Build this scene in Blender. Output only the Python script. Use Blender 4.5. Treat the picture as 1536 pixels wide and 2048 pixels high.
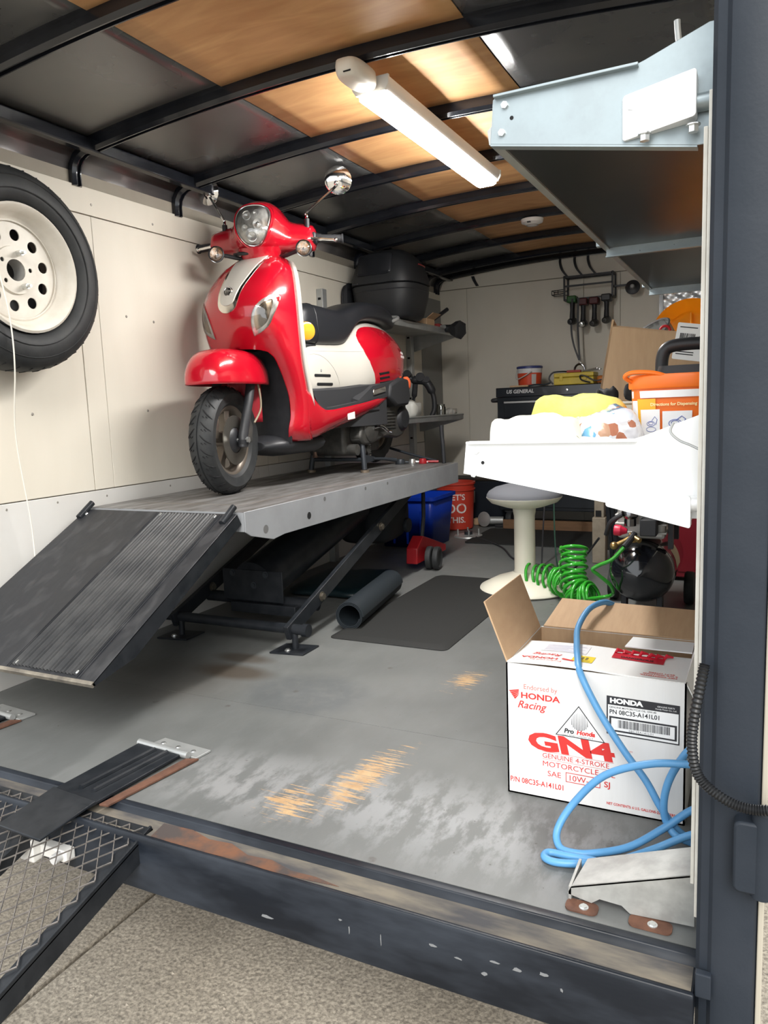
import bpy, bmesh, math, random
from mathutils import Matrix, Vector
from mathutils.bvhtree import BVHTree
random.seed(7)
for o in list(bpy.data.objects): bpy.data.objects.remove(o)
S = bpy.context.scene
COL = S.collection
PI = math.pi
def V(*a): return Vector(a)

# ------------------------------------------------------------------ camera
cam_d = bpy.data.cameras.new('camera'); cam = bpy.data.objects.new('camera', cam_d); COL.objects.link(cam)
yaw, pit, rol = 0.4644128, 0.1386508, -0.0399648
cy, sy, cp, sp = math.cos(yaw), math.sin(yaw), math.cos(pit), math.sin(pit)
fw = V(-sy*cp, cy*cp, -sp); rt = V(cy, sy, 0); up = rt.cross(fw)
r2 = rt*math.cos(rol) + up*math.sin(rol); u2 = -rt*math.sin(rol) + up*math.cos(rol)
cam.matrix_world = Matrix(((r2.x, u2.x, -fw.x, 0), (r2.y, u2.y, -fw.y, 0), (r2.z, u2.z, -fw.z, 0.95), (0, 0, 0, 1)))
cam_d.sensor_fit = 'VERTICAL'; cam_d.sensor_height = 36.0; cam_d.sensor_width = 27.0
cam_d.lens = 36.0*1503.56/2048
cam_d.clip_start = 0.02
S.camera = cam

# ------------------------------------------------------------------ sky, light, exposure
w = bpy.data.worlds.new('overcast_sky'); S.world = w; w.use_nodes = True
nt = w.node_tree; bg = nt.nodes['Background']
bg.inputs[0].default_value = (0.93, 0.97, 1.0, 1); bg.inputs[1].default_value = 1.18
sd = bpy.data.lights.new('veiled_sun', 'SUN'); sd.energy = 2.6; sd.angle = math.radians(40); sd.color = (1.0, 0.96, 0.9)
so = bpy.data.objects.new('veiled_sun', sd); COL.objects.link(so)
so.rotation_euler = (V(-0.30, 0.62, -0.55)).to_track_quat('-Z', 'Y').to_euler()
S.view_settings.view_transform = 'Standard'; S.view_settings.look = 'None'
S.view_settings.exposure = 0.72; S.view_settings.gamma = 1.0; S.view_settings.use_curve_mapping = False

# ------------------------------------------------------------------ materials
MATS = {}
def mat(name, col, rough=.5, metal=0., col2=None, var=0., scale=6., bump=0., bscale=80., coat=0., spec=.5, stretch=(1,1,1),
        contrast=(.35,.65), emis=None, estr=0., trans=0., ior=1.45, rvar=0., detail=4.):
    if name in MATS: return MATS[name]
    m = bpy.data.materials.new(name); m.use_nodes = True
    t = m.node_tree; b = t.nodes['Principled BSDF']; N = t.nodes.new; L = t.links.new
    b.inputs['Base Color'].default_value = (*col, 1); b.inputs['Roughness'].default_value = rough
    b.inputs['Metallic'].default_value = metal; b.inputs['Coat Weight'].default_value = coat
    b.inputs['Coat Roughness'].default_value = .06
    b.inputs['Specular IOR Level'].default_value = spec; b.inputs['Transmission Weight'].default_value = trans; b.inputs['IOR'].default_value = ior
    if emis: b.inputs['Emission Color'].default_value = (*emis, 1); b.inputs['Emission Strength'].default_value = estr
    if var or bump or rvar:
        tc = N('ShaderNodeTexCoord'); mp = N('ShaderNodeMapping'); mp.inputs['Scale'].default_value = stretch
        L(tc.outputs['Object'], mp.inputs[0])
        n = N('ShaderNodeTexNoise'); n.inputs['Scale'].default_value = scale; n.inputs['Detail'].default_value = detail; n.inputs['Roughness'].default_value = .6
        L(mp.outputs[0], n.inputs[0])
        if var:
            r = N('ShaderNodeMapRange'); r.inputs[1].default_value = contrast[0]; r.inputs[2].default_value = contrast[1]; r.inputs[4].default_value = var
            L(n.outputs[0], r.inputs[0])
            mx = N('ShaderNodeMix'); mx.data_type = 'RGBA'; mx.inputs[6].default_value = (*col, 1); mx.inputs[7].default_value = (*(col2 or [c*.5 for c in col]), 1)
            L(r.outputs[0], mx.inputs[0]); L(mx.outputs[2], b.inputs['Base Color'])
        if rvar:
            r2_ = N('ShaderNodeMapRange'); r2_.inputs[1].default_value = .3; r2_.inputs[2].default_value = .7
            r2_.inputs[3].default_value = max(.02, rough-rvar); r2_.inputs[4].default_value = min(1, rough+rvar)
            L(n.outputs[0], r2_.inputs[0]); L(r2_.outputs[0], b.inputs['Roughness'])
        if bump:
            n2 = N('ShaderNodeTexNoise'); n2.inputs['Scale'].default_value = bscale; n2.inputs['Detail'].default_value = 3
            L(mp.outputs[0], n2.inputs[0])
            bp = N('ShaderNodeBump'); bp.inputs['Strength'].default_value = bump; bp.inputs['Distance'].default_value = .002
            L(n2.outputs[0], bp.inputs['Height']); L(bp.outputs[0], b.inputs['Normal'])
    MATS[name] = m
    return m
def clear_glass(name, tint=(1,1,1), rough=.02, gloss=.12):
    m = bpy.data.materials.new(name); m.use_nodes = True; t = m.node_tree; t.nodes.clear(); N = t.nodes.new; L = t.links.new
    o = N('ShaderNodeOutputMaterial'); mx = N('ShaderNodeMixShader'); tr = N('ShaderNodeBsdfTransparent'); gl = N('ShaderNodeBsdfGlossy')
    tr.inputs[0].default_value = (*tint, 1); gl.inputs['Roughness'].default_value = rough
    fr = N('ShaderNodeFresnel'); fr.inputs[0].default_value = 1.45; ad = N('ShaderNodeMath'); ad.inputs[1].default_value = gloss*.5
    L(fr.outputs[0], ad.inputs[0]); L(ad.outputs[0], mx.inputs[0]); L(tr.outputs[0], mx.inputs[1]); L(gl.outputs[0], mx.inputs[2]); L(mx.outputs[0], o.inputs[0])
    MATS[name] = m; return m

wall_m   = mat('cream_wall_paint', (.665,.625,.54), .55, col2=(.575,.53,.445), var=.55, scale=2.2, bump=.12, bscale=90, stretch=(1,1,.35))
wallw_m  = mat('pale_kick_board', (.60,.59,.565), .5, col2=(.52,.50,.465), var=.5, scale=3)
seam_m   = mat('dark_seam', (.16,.13,.10), .8)
black_st = mat('black_gloss_steel', (.006,.007,.010), .22, col2=(.016,.018,.024), var=.7, scale=9, coat=.3, bump=.03)
roof_blk = mat('black_roof_sheet', (.11,.112,.115), .30, metal=.6, col2=(.18,.18,.172), var=.8, scale=1.6, bump=.1, bscale=6, rvar=.1)
post_m   = mat('dark_blue_grey_steel', (.014,.019,.027), .55, col2=(.022,.027,.036), var=.8, scale=5, bump=.12, bscale=160, spec=.3)
white_edge = mat('off_white_trim', (.72,.70,.64), .5, col2=(.5,.47,.42), var=.5, scale=14)
galv     = mat('galvanised_steel', (.36,.42,.44), .36, metal=.6, col2=(.29,.335,.355), var=.8, scale=14, bump=.05, rvar=.1)
galv_in  = mat('dull_galvanised_steel', (.46,.47,.46), .42, metal=.55, col2=(.34,.35,.35), var=.7, scale=9)
zinc_bolt = mat('zinc_bolt', (.7,.71,.70), .28, metal=.9)
chrome   = mat('chrome', (.86,.86,.86), .06, metal=1.)
red_m    = mat('red_scooter_paint', (.44,.004,.016), .2, coat=1., spec=.5)
cream_m  = mat('ivory_scooter_paint', (.53,.505,.455), .25, coat=.8)
blk_pl   = mat('black_plastic', (.017,.018,.021), .45, col2=(.03,.03,.033), var=.6, scale=20)
blk_mt   = mat('matt_charcoal_plastic', (.028,.029,.032), .62, bump=.15, bscale=400)
vinyl    = mat('black_seat_vinyl', (.014,.015,.018), .36, bump=.25, bscale=500)
rubber   = mat('tyre_rubber', (.014,.0155,.017), .62, col2=(.030,.031,.031), var=.7, scale=18, bump=.1, bscale=200)
rubber_d = mat('groove_black', (.004,.004,.005), .8)
rim_m    = mat('bronze_wheel_paint', (.17,.145,.12), .38, metal=.6)
dark_eng = mat('engine_casting', (.05,.05,.048), .5, metal=.4, col2=(.1,.095,.085), var=.7, scale=24, bump=.2)
steel_d  = mat('dark_tube_steel', (.03,.035,.042), .45, metal=.3)
card     = mat('cardboard', (.50,.335,.20), .8, col2=(.43,.28,.165), var=.6, scale=12, bump=.1, bscale=60, stretch=(6,1,1))
card_w   = mat('white_cardboard', (.78,.78,.78), .6, col2=(.68,.67,.65), var=.45, scale=3, bump=.12, bscale=70, stretch=(5,1,.2))
lift_m   = mat('lift_grey_paint', (.27,.28,.295), .4, col2=(.20,.205,.215), var=.6, scale=5, rvar=.1)
deck_m   = mat('worn_lift_deck', (.155,.153,.152), .45, col2=(.062,.056,.05), var=.9, scale=5, stretch=(4,.8,1), rvar=.12)
lift_blk = mat('lift_black_paint', (.010,.012,.015), .36, col2=(.026,.028,.032), var=.6, scale=16, bump=.08, spec=.28)
ramp_m   = mat('ramp_black_rubber', (.013,.014,.017), .5, col2=(.05,.05,.052), var=.8, scale=7, stretch=(3,1.2,1), contrast=(.5,.78), rvar=.1)
mat_m    = mat('black_foam_mat', (.011,.0115,.011), .75, bump=.3, bscale=300)
rust_m   = mat('rusty_steel', (.075,.034,.022), .8, col2=(.15,.068,.04), var=.8, scale=30, bump=.3)

# ------------------------------------------------------------------ mesh builder
class B:
    def __init__(s): s.v = []; s.f = []; s.m = []; s.cur = 0
    def add(s, vs, fs, mx=None):
        k = len(s.v)
        s.v += [tuple(mx @ Vector(p)) if mx else tuple(p) for p in vs]
        s.f += [tuple(i+k for i in f) for f in fs]; s.m += [s.cur]*len(fs); return s
    def box(s, x0, x1, y0, y1, z0, z1, mx=None):
        return s.add([(x0,y0,z0),(x1,y0,z0),(x1,y1,z0),(x0,y1,z0),(x0,y0,z1),(x1,y0,z1),(x1,y1,z1),(x0,y1,z1)],
                     [(0,3,2,1),(4,5,6,7),(0,1,5,4),(1,2,6,5),(2,3,7,6),(3,0,4,7)], mx)
    def rings(s, R, closed=True, cap=True, loop=False, mx=None):
        n = len(R[0]); vs = [p for r in R for p in r]; fs = []; m = len(R)
        for i in range(m if loop else m-1):
            a = i*n; b = ((i+1) % m)*n
            for j in range(n if closed else n-1):
                k = (j+1) % n; fs.append((a+j, a+k, b+k, b+j))
        if cap and not loop and closed: fs.append(tuple(range(n-1,-1,-1))); fs.append(tuple((m-1)*n+j for j in range(n)))
        return s.add(vs, fs, mx)
    def tube(s, path, r, n=10, cap=True, loop=False, mx=None):
        P = [Vector(p) for p in path]; m = len(P); R = []
        rr = r if isinstance(r, (list, tuple)) else [r]*m
        T = []
        for i in range(m):
            a = P[i-1] if (i > 0 or loop) else P[i]; b = P[(i+1) % m] if (i < m-1 or loop) else P[i]
            T.append((b-a).normalized())
        u = T[0].orthogonal().normalized()
        for i in range(m):
            u = (u - T[i]*u.dot(T[i]));  u = u.normalized() if u.length > 1e-6 else T[i].orthogonal().normalized()
            w_ = T[i].cross(u)
            R.append([P[i] + (u*math.cos(2*PI*j/n) + w_*math.sin(2*PI*j/n))*rr[i] for j in range(n)])
        return s.rings(R, True, cap, loop, mx)
    def cyl(s, p0, p1, r0, r1=None, n=20, mx=None): return s.tube([p0, p1], [r0, r0 if r1 is None else r1], n, mx=mx)
    def lathe(s, prof, o=(0,0,0), ax=(0,0,1), n=36, mx=None, closedprof=False, a0=0., a1=2*PI):
        ax = Vector(ax).normalized(); u = ax.orthogonal().normalized() if abs(ax.z) < .99 else Vector((1,0,0)); w_ = ax.cross(u); o = Vector(o)
        full = abs(a1-a0-2*PI) < 1e-6; k = n if full else n+1
        R = [[o + ax*h + (u*math.cos(a0+(a1-a0)*j/n) + w_*math.sin(a0+(a1-a0)*j/n))*max(r, 1e-5) for j in range(k)] for r, h in prof]
        return s.rings(R, full, False, closedprof, mx)
    def prism(s, poly, th, fn=None, mx=None):
        """poly: 2-D outline, extruded th along the third axis of fn(u, v, w)."""
        fn = fn or (lambda u, v, w_: (u, v, w_)); n = len(poly)
        vs = [fn(u, v, 0) for u, v in poly] + [fn(u, v, th) for u, v in poly]
        fs = [tuple(range(n-1,-1,-1)), tuple(range(n, 2*n))] + [(i, (i+1) % n, n+(i+1) % n, n+i) for i in range(n)]
        return s.add(vs, fs, mx)
    def grid(s, nu, nv, fn, mx=None):
        vs = [fn(i/nu, j/nv) for i in range(nu+1) for j in range(nv+1)]; q = nv+1
        return s.add(vs, [(i*q+j, (i+1)*q+j, (i+1)*q+j+1, i*q+j+1) for i in range(nu) for j in range(nv)], mx)
    def ball(s, c, r, n=16, mx=None):
        rx, ry, rz = r if isinstance(r, (tuple, list)) else (r, r, r); k = n//2
        R = [[(c[0]+rx*math.sin(PI*i/k)*math.cos(2*PI*j/n)+0, c[1]+ry*math.sin(PI*i/k)*math.sin(2*PI*j/n), c[2]+rz*math.cos(PI*i/k)) for j in range(n)] for i in range(1, k)]
        m0 = len(s.v); s.rings(R, True, True, mx=mx); return s
    def obj(s, name, m, parent=None, smooth=35, bev=0., seg=2, sub=0, solid=0., label=None, kind=None, world=False, loc=None):
        me = bpy.data.meshes.new(name); vs = s.v
        if world and parent is not None:
            im = wmat(parent).inverted(); vs = [tuple(im @ Vector(p)) for p in vs]
        me.from_pydata(vs, [], s.f)
        for mm in (m if isinstance(m, (list, tuple)) else [m]): me.materials.append(mm)
        me.polygons.foreach_set('material_index', s.m)
        bm = bmesh.new(); bm.from_mesh(me); bmesh.ops.remove_doubles(bm, verts=bm.verts, dist=1e-6); bmesh.ops.recalc_face_normals(bm, faces=bm.faces); bm.to_mesh(me); bm.free()
        if smooth:
            me.shade_smooth(); me.set_sharp_from_angle(angle=math.radians(smooth))
        o = bpy.data.objects.new(name, me); COL.objects.link(o)
        if parent is not None: o.parent = parent
        if loc: o.location = loc
        if solid:
            q = o.modifiers.new('thickness', 'SOLIDIFY'); q.thickness = solid; q.offset = -1
        if bev:
            q = o.modifiers.new('bevel', 'BEVEL'); q.width = bev; q.segments = seg; q.limit_method = 'ANGLE'; q.angle_limit = math.radians(40)
        if sub:
            q = o.modifiers.new('smooth', 'SUBSURF'); q.levels = sub; q.render_levels = sub
        if label: o['label'] = label
        if kind: o['kind'] = kind
        return o
WM = {}
def wmat(o):
    m = Matrix.Identity(4)
    while o is not None:
        m = o.matrix_basis @ m; o = o.parent
    return m
def thing(name, label, cat, loc=(0,0,0), rz=0, group=None):
    o = bpy.data.objects.new(name, None); COL.objects.link(o); o.empty_display_size = .1
    o.location = loc; o.rotation_euler = (0,0,rz); o['label'] = label; o['category'] = cat
    if group: o['group'] = group
    return o
def tag(o, label, cat, group=None):
    o['label'] = label; o['category'] = cat
    if group: o['group'] = group
    return o
def struct(o, label=None):
    o['kind'] = 'structure'
    if label: o['label'] = label
    return o
def copy_tree(o, parent=None):
    c = o.copy(); COL.objects.link(c); c.parent = parent
    for ch in [q for q in bpy.data.objects if q.parent == o]: copy_tree(ch, c)
    return c
def text(name, s, size, fn, m, parent, bold=0., shear=0., width=1., align='LEFT', th=.0006, world=False, spacing=1.):
    """Lettering as a thin mesh: fn(u, v, w) maps the text plane to 3-D."""
    cu = bpy.data.curves.new(name, 'FONT'); cu.body = s; cu.size = size; cu.shear = shear; cu.offset = bold; cu.align_x = align; cu.resolution_u = 3; cu.space_character = spacing
    o = bpy.data.objects.new(name, cu); COL.objects.link(o)
    dg = bpy.context.evaluated_depsgraph_get(); me = bpy.data.meshes.new_from_object(o.evaluated_get(dg))
    b = B(); b.add([fn(p.co.x*width, p.co.y, th) for p in me.vertices], [tuple(p.vertices) for p in me.polygons])
    bpy.data.objects.remove(o); bpy.data.meshes.remove(me); bpy.data.curves.remove(cu)
    return b.obj(name, m, parent, smooth=0, world=world)
def rrect(x0, x1, y0, y1, r, n=4):
    out = []
    for cx, cy_, a in ((x1-r, y1-r, 0), (x0+r, y1-r, PI/2), (x0+r, y0+r, PI), (x1-r, y0+r, 1.5*PI)):
        out += [(cx+r*math.cos(a+PI/2*i/n), cy_+r*math.sin(a+PI/2*i/n)) for i in range(n+1)]
    return out
def circ(cx, cy_, r, n=20, ry=None): return [(cx+r*math.cos(2*PI*i/n), cy_+(ry or r)*math.sin(2*PI*i/n)) for i in range(n)]
def spline(pts, n=8):
    P = [Vector(p) for p in pts]; out = []
    for i in range(len(P)-1):
        a, b, c, d = P[max(i-1,0)], P[i], P[i+1], P[min(i+2,len(P)-1)]
        for j in range(n):
            t = j/n; out.append(.5*((2*b)+(c-a)*t+(2*a-5*b+4*c-d)*t*t+(3*b-a-3*c+d)*t**3))
    return out + [P[-1]]
def lerp(tab, x):
    if x <= tab[0][0]: return tab[0][1]
    for (a, p), (b, q) in zip(tab, tab[1:]):
        if x <= b: return p+(q-p)*(x-a)/(b-a)
    return tab[-1][1]
def smooth_tab(tab, x):
    """monotone-ish catmull-rom through (x, y) pairs."""
    if x <= tab[0][0]: return tab[0][1]
    for i in range(len(tab)-1):
        a, b = tab[i], tab[i+1]
        if x <= b[0]:
            t = (x-a[0])/(b[0]-a[0]); h = b[0]-a[0]
            m0 = (b[1]-tab[i-1][1])/(b[0]-tab[i-1][0]) if i > 0 else (b[1]-a[1])/h
            m1 = (tab[i+2][1]-a[1])/(tab[i+2][0]-a[0]) if i+2 < len(tab) else (b[1]-a[1])/h
            return (2*t**3-3*t*t+1)*a[1]+(t**3-2*t*t+t)*h*m0+(-2*t**3+3*t*t)*b[1]+(t**3-t*t)*h*m1
    return tab[-1][1]
def hexbolt(b, c, ax, r=.011, h=.008, wr=0.):
    ax = Vector(ax).normalized(); c = Vector(c)
    if wr: b.cyl(c, c+ax*.002, wr, n=16)
    b.cyl(c, c+ax*h, r, n=6)
# ================================================================== the setting
XL, XR, YB, Y0 = -2.398, 0.0, 5.972, 1.285
# ---- concrete ground
gm = bpy.data.materials.new('pebbled_concrete'); gm.use_nodes = True
def concrete(m):
    t = m.node_tree; N = t.nodes.new; L = t.links.new; b = t.nodes['Principled BSDF']; b.inputs['Roughness'].default_value = .9
    tc = N('ShaderNodeTexCoord')
    def noise(sc, det=4, rough=.6):
        n = N('ShaderNodeTexNoise'); n.inputs['Scale'].default_value = sc; n.inputs['Detail'].default_value = det; n.inputs['Roughness'].default_value = rough; L(tc.outputs['Object'], n.inputs[0]); return n
    big, fine = noise(1.3), noise(110, 6, .75)
    r1 = N('ShaderNodeValToRGB'); e = r1.color_ramp.elements; e[0].position = .3; e[0].color = (.31,.275,.225,1); e[1].position = .7; e[1].color = (.46,.42,.36,1)
    L(big.outputs[0], r1.inputs[0])
    r2 = N('ShaderNodeValToRGB'); e = r2.color_ramp.elements; e[0].position = .36; e[0].color = (.40,.38,.36,1); e[1].position = .62; e[1].color = (1.12,1.1,1.05,1)
    L(fine.outputs[0], r2.inputs[0])
    mu = N('ShaderNodeMix'); mu.data_type = 'RGBA'; mu.blend_type = 'MULTIPLY'; mu.inputs[0].default_value = 1
    L(r1.outputs[0], mu.inputs[6]); L(r2.outputs[0], mu.inputs[7]); L(mu.outputs[2], b.inputs['Base Color'])
    v = N('ShaderNodeTexVoronoi'); v.inputs['Scale'].default_value = 75; v.inputs['Randomness'].default_value = 1.; L(tc.outputs['Object'], v.inputs[0])
    ad = N('ShaderNodeMath'); ad.operation = 'ADD'; L(v.outputs[0], ad.inputs[0]); L(fine.outputs[0], ad.inputs[1])
    bp = N('ShaderNodeBump'); bp.inputs['Strength'].default_value = .7; bp.inputs['Distance'].default_value = .004; L(ad.outputs[0], bp.inputs['Height']); L(bp.outputs[0], b.inputs['Normal'])
concrete(gm)
ZG = -.5
b = B()   # two slabs with an open joint between them at x = -1.62
b.box(-9, -1.632, -9, 12, ZG-.1, ZG); g1 = b.obj('ground', gm, smooth=0, bev=.006)
struct(g1, 'pebbled concrete driveway beneath the trailer')
b = B(); b.box(-1.618, 9, -9, 12, ZG-.1, ZG+.002); b.obj('concrete_slab', gm, g1, smooth=0, bev=.006)
b = B(); b.box(-1.64, -1.61, -9, 12, ZG-.09, ZG-.03); b.obj('joint_filler', mat('joint_dirt', (.10,.07,.05), .95, col2=(.25,.15,.08), var=.8, scale=20), g1, smooth=0)
# ---- trailer floor (painted plywood, scraped and stained)
fm = bpy.data.materials.new('grey_painted_plywood'); fm.use_nodes = True
def floor_mat(m):
    t = m.node_tree; N = t.nodes.new; L = t.links.new; b = t.nodes['Principled BSDF']
    tc = N('ShaderNodeTexCoord'); sep = N('ShaderNodeSeparateXYZ'); L(tc.outputs['Object'], sep.inputs[0])
    def mapped(scale, loc=(0,0,0), rot=0):
        q = N('ShaderNodeMapping'); q.inputs['Scale'].default_value = scale; q.inputs['Location'].default_value = loc; q.inputs['Rotation'].default_value = (0,0,rot); L(tc.outputs['Object'], q.inputs[0]); return q
    def noise(mp, sc, det=4, rough=.6):
        n = N('ShaderNodeTexNoise'); n.inputs['Scale'].default_value = sc; n.inputs['Detail'].default_value = det; n.inputs['Roughness'].default_value = rough; L(mp.outputs[0], n.inputs[0]); return n
    def math_(op, a, c, clamp=False):
        q = N('ShaderNodeMath'); q.operation = op; q.use_clamp = clamp
        for i, x in enumerate((a, c)):
            if isinstance(x, (int, float)): q.inputs[i].default_value = x
            else: L(x, q.inputs[i])
        return q.outputs[0]
    def rng(x, a, c, lo=0., hi=1.):
        q = N('ShaderNodeMapRange'); q.inputs[1].default_value = a; q.inputs[2].default_value = c; q.inputs[3].default_value = lo; q.inputs[4].default_value = hi; L(x, q.inputs[0]); return q.outputs[0]
    def mix(f, a, c):
        q = N('ShaderNodeMix'); q.data_type = 'RGBA'
        L(f, q.inputs[0])
        for i, x in ((6, a), (7, c)):
            if isinstance(x, tuple): q.inputs[i].default_value = (*x, 1)
            else: L(x, q.inputs[i])
        return q.outputs[2]
    def blob(cx, cy_, rx, ry, rot=0., soft=.5):
        """1 inside an ellipse, fading to 0."""
        q = N('ShaderNodeVectorMath'); q.operation = 'SUBTRACT'; L(tc.outputs['Object'], q.inputs[0]); q.inputs[1].default_value = (cx, cy_, 0)
        r = N('ShaderNodeVectorRotate'); r.rotation_type = 'Z_AXIS'; L(q.outputs[0], r.inputs[0]); r.inputs['Angle'].default_value = rot
        d = N('ShaderNodeVectorMath'); d.operation = 'MULTIPLY'; L(r.outputs[0], d.inputs[0]); d.inputs[1].default_value = (1/rx, 1/ry, 0)
        l = N('ShaderNodeVectorMath'); l.operation = 'LENGTH'; L(d.outputs[0], l.inputs[0])
        return rng(l.outputs['Value'], 1., 1.-soft)
    n1 = noise(mapped((1,1,1)), 1.6, 5); n2 = noise(mapped((3,1.2,1)), 6, 6, .68); n3 = noise(mapped((1,1,1)), 22, 4, .7)
    grain = noise(mapped((2.0,24,1), rot=.35), 5, 6, .7); n4 = noise(mapped((1,1,1)), 60, 2)
    c = mix(rng(n1.outputs[0], .35, .65), (.102,.107,.104), (.138,.142,.138))
    c = mix(rng(n2.outputs[0], .45, .75, 0, .35), c, (.165,.17,.17))
    c = mix(rng(n3.outputs[0], .62, .74, 0, .4), c, (.11,.105,.10))
    # pale, rubbed patches near the sill
    c = mix(math_('MULTIPLY', blob(-.65, 1.50, .75, .22, 0, .9), rng(n2.outputs[0], .44, .56, 0, .8)), c, (.27,.275,.28))
    c = mix(math_('MULTIPLY', blob(-1.2, 1.45, .30, .20, .1, .8), rng(n2.outputs[0], .42, .56, .1, .7)), c, (.26,.26,.26))
    # oil-brown stains by the lift foot
    for cx, cy_, rx, ry, k in ((-1.72, 2.14, .20, .085, .8), (-1.78, 2.28, .16, .06, .7), (-1.9, 2.0, .35, .30, .35)):
        c = mix(math_('MULTIPLY', blob(cx, cy_, rx, ry, 0, .5), k), c, (.060,.046,.033))
    # soft-edged, darker grey patch
    c = mix(math_('MULTIPLY', blob(-1.35, 2.05, .25, .20, 0, .35), rng(n3.outputs[0], .3, .55, .1, .6)), c, (.085,.092,.097))
    # scraped-through wood streak
    sc = math_('MAXIMUM', blob(-.895, 1.60, .105, .36, .15, .8), blob(-.885, 2.35, .10, .20, .1, .9))
    sc = math_('MAXIMUM', sc, blob(-1.0, 1.42, .16, .13, .6, .9))
    sk = rng(math_('ADD', math_('MULTIPLY', sc, .27), grain.outputs[0]), .715, .735)
    c = mix(sk, c, mix(rng(n3.outputs[0], .35, .65), (.37,.225,.11), (.46,.32,.175)))
    # dark specks
    c = mix(rng(n4.outputs[0], .72, .76, 0, .8), c, (.06,.055,.05))
    v = N('ShaderNodeTexVoronoi'); v.inputs['Scale'].default_value = 6; L(tc.outputs['Object'], v.inputs[0])
    c = mix(math_('MULTIPLY', rng(v.outputs[0], .075, .05), rng(n3.outputs[0], .4, .6)), c, (.08,.075,.07))
    L(c, b.inputs['Base Color'])
    L(rng(n1.outputs[0], .3, .7, .38, .6), b.inputs['Roughness'])
    bp = N('ShaderNodeBump'); bp.inputs['Strength'].default_value = .25; bp.inputs['Distance'].default_value = .003; L(n2.outputs[0], bp.inputs['Height']); L(bp.outputs[0], b.inputs['Normal'])
floor_mat(fm)
b = B(); b.box(XL-.03, XR+.012, Y0, YB+.02, -.03, -.006)
flo = struct(b.obj('floor', seam_m, smooth=0), 'grey painted plywood trailer floor with scraped patches')
ys = [Y0, 1.905, 3.125, 4.345, YB]
for i in range(4):
    b = B(); b.box(XL-.02, XR+.01, ys[i]+.0008, ys[i+1]-.0008, -.02, 0); b.obj('floor_panel', fm, flo, smooth=0)
# ---- left wall: backing, boards, kick strip
b = B(); b.box(XL-.05, XL-.012, Y0-.05, YB+.04, -.1, 1.97)
wl = struct(b.obj('wall_left', mat('wall_backing', (.30,.27,.22), .7, col2=(.25,.22,.18), var=.5), smooth=0), 'cream painted plywood left trailer wall')
for a, c in ((1.24,2.189), (2.193,2.292), (2.294,3.40), (3.402,3.50), (3.502,4.62), (4.622,4.72), (4.722,YB)):
    b = B(); b.box(XL-.012, XL, a, c, .664, 1.744); b.obj('wall_panel', wall_m, wl, smooth=0, bev=.0015)
for a, c in ((1.24,3.40), (3.402,5.0), (5.002,YB)):
    b = B(); b.box(XL-.012, XL+.001, a, c, 1.748, 1.853); b.obj('upper_strip', wall_m, wl, smooth=0, bev=.0015)
for a, c in ((1.24,3.31), (3.313,3.40), (3.403,YB)):
    b = B(); b.box(XL-.012, XL+.002, a, c, 0, .66); b.obj('kick_board', wallw_m, wl, smooth=0, bev=.0015)
for y, z in ((1.78,.64),(2.0,.638),(2.245,.634),(2.62,.634),(3.0,.634),(1.735,.97),(1.93,.975),(2.52,.975),(2.44,1.37),(2.60,1.36),(2.30,1.79),(2.64,1.78),(2.9,.97),(2.98,.97)):
    b = B(); b.cyl((XL, y, z), (XL+.003, y, z), .006, .004, n=10); b.obj('screw_head', mat('dull_screw', (.30,.28,.25), .5, metal=.4), wl)
# ---- back wall
b = B(); b.box(XL-.05, XR+.02, YB+.012, YB+.05, -.1, 2.08)
wb = struct(b.obj('wall_back', mat('wall_backing', (0,0,0)), smooth=0), 'cream painted plywood front-end wall of the trailer')
xs = [XL, -2.16, -1.22, -1.0, -.95, XR]
for i in range(5):
    b = B(); b.box(xs[i]+.001, xs[i+1]-.001, YB, YB+.012, 0, 1.875); b.obj('wall_panel', wall_m, wb, smooth=0, bev=.0015)
def zr(x): return 2.012 - .052*(x+1.2)**2          # underside of the roof bows
b = B()
xx = [XL+.05+(XR-XL-.1)*i/24 for i in range(25)]
poly = [(XL+.01,1.88)] + [(XL+.03,1.93)] + [(x, zr(x)+.03) for x in xx] + [(XR-.03,1.93),(XR-.01,1.88)]
b.prism(poly, .012, lambda u, v, w_: (u, YB-.008+w_, v)); b.obj('arched_top_panel', wall_m, wb, smooth=0, bev=.002)
# ---- right wall with a small window far back
b = B(); b.box(XR, XR+.014, Y0+.02, YB+.04, -.1, 1.9)
wr = struct(b.obj('wall_right', wall_m, smooth=0), 'cream right trailer wall behind the shelving')
# ---- ceiling: bows, longitudinal tubes, sheets and plywood strips
def prof(off):
    """roof profile (x, z), offset outward by off, from the left wall over to the right wall."""
    L_ = [V(XL+.018,0,1.845), V(XL+.018,0,1.885), V(XL+.024,0,1.912), V(XL+.040,0,1.934), V(XL+.068,0,1.948)]
    L_ += [V(x,0,zr(x)) for x in [XL+.11+(XR-XL-.22)*i/28 for i in range(29)]]
    L_ += [V(-2.4-p.x+.002,0,p.z) for p in reversed(L_[:5])]
    out = []
    for i, p in enumerate(L_):
        t = (L_[min(i+1,len(L_)-1)]-L_[max(i-1,0)]).normalized(); n = V(-t.z,0,t.x)
        out.append(p+n*off)
    return out
b = B(); q = prof(.055); b.grid(len(q)-1, 1, lambda u, v: (q[round(u*(len(q)-1))].x, Y0-.1+v*(YB-Y0+.15), q[round(u*(len(q)-1))].z))
ceil = struct(b.obj('ceiling', roof_blk, smooth=60, solid=.004), 'arched trailer roof of black sheet with a plywood centre strip')
ribs_y = [1.66+.575*i for i in range(8)] 
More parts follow.
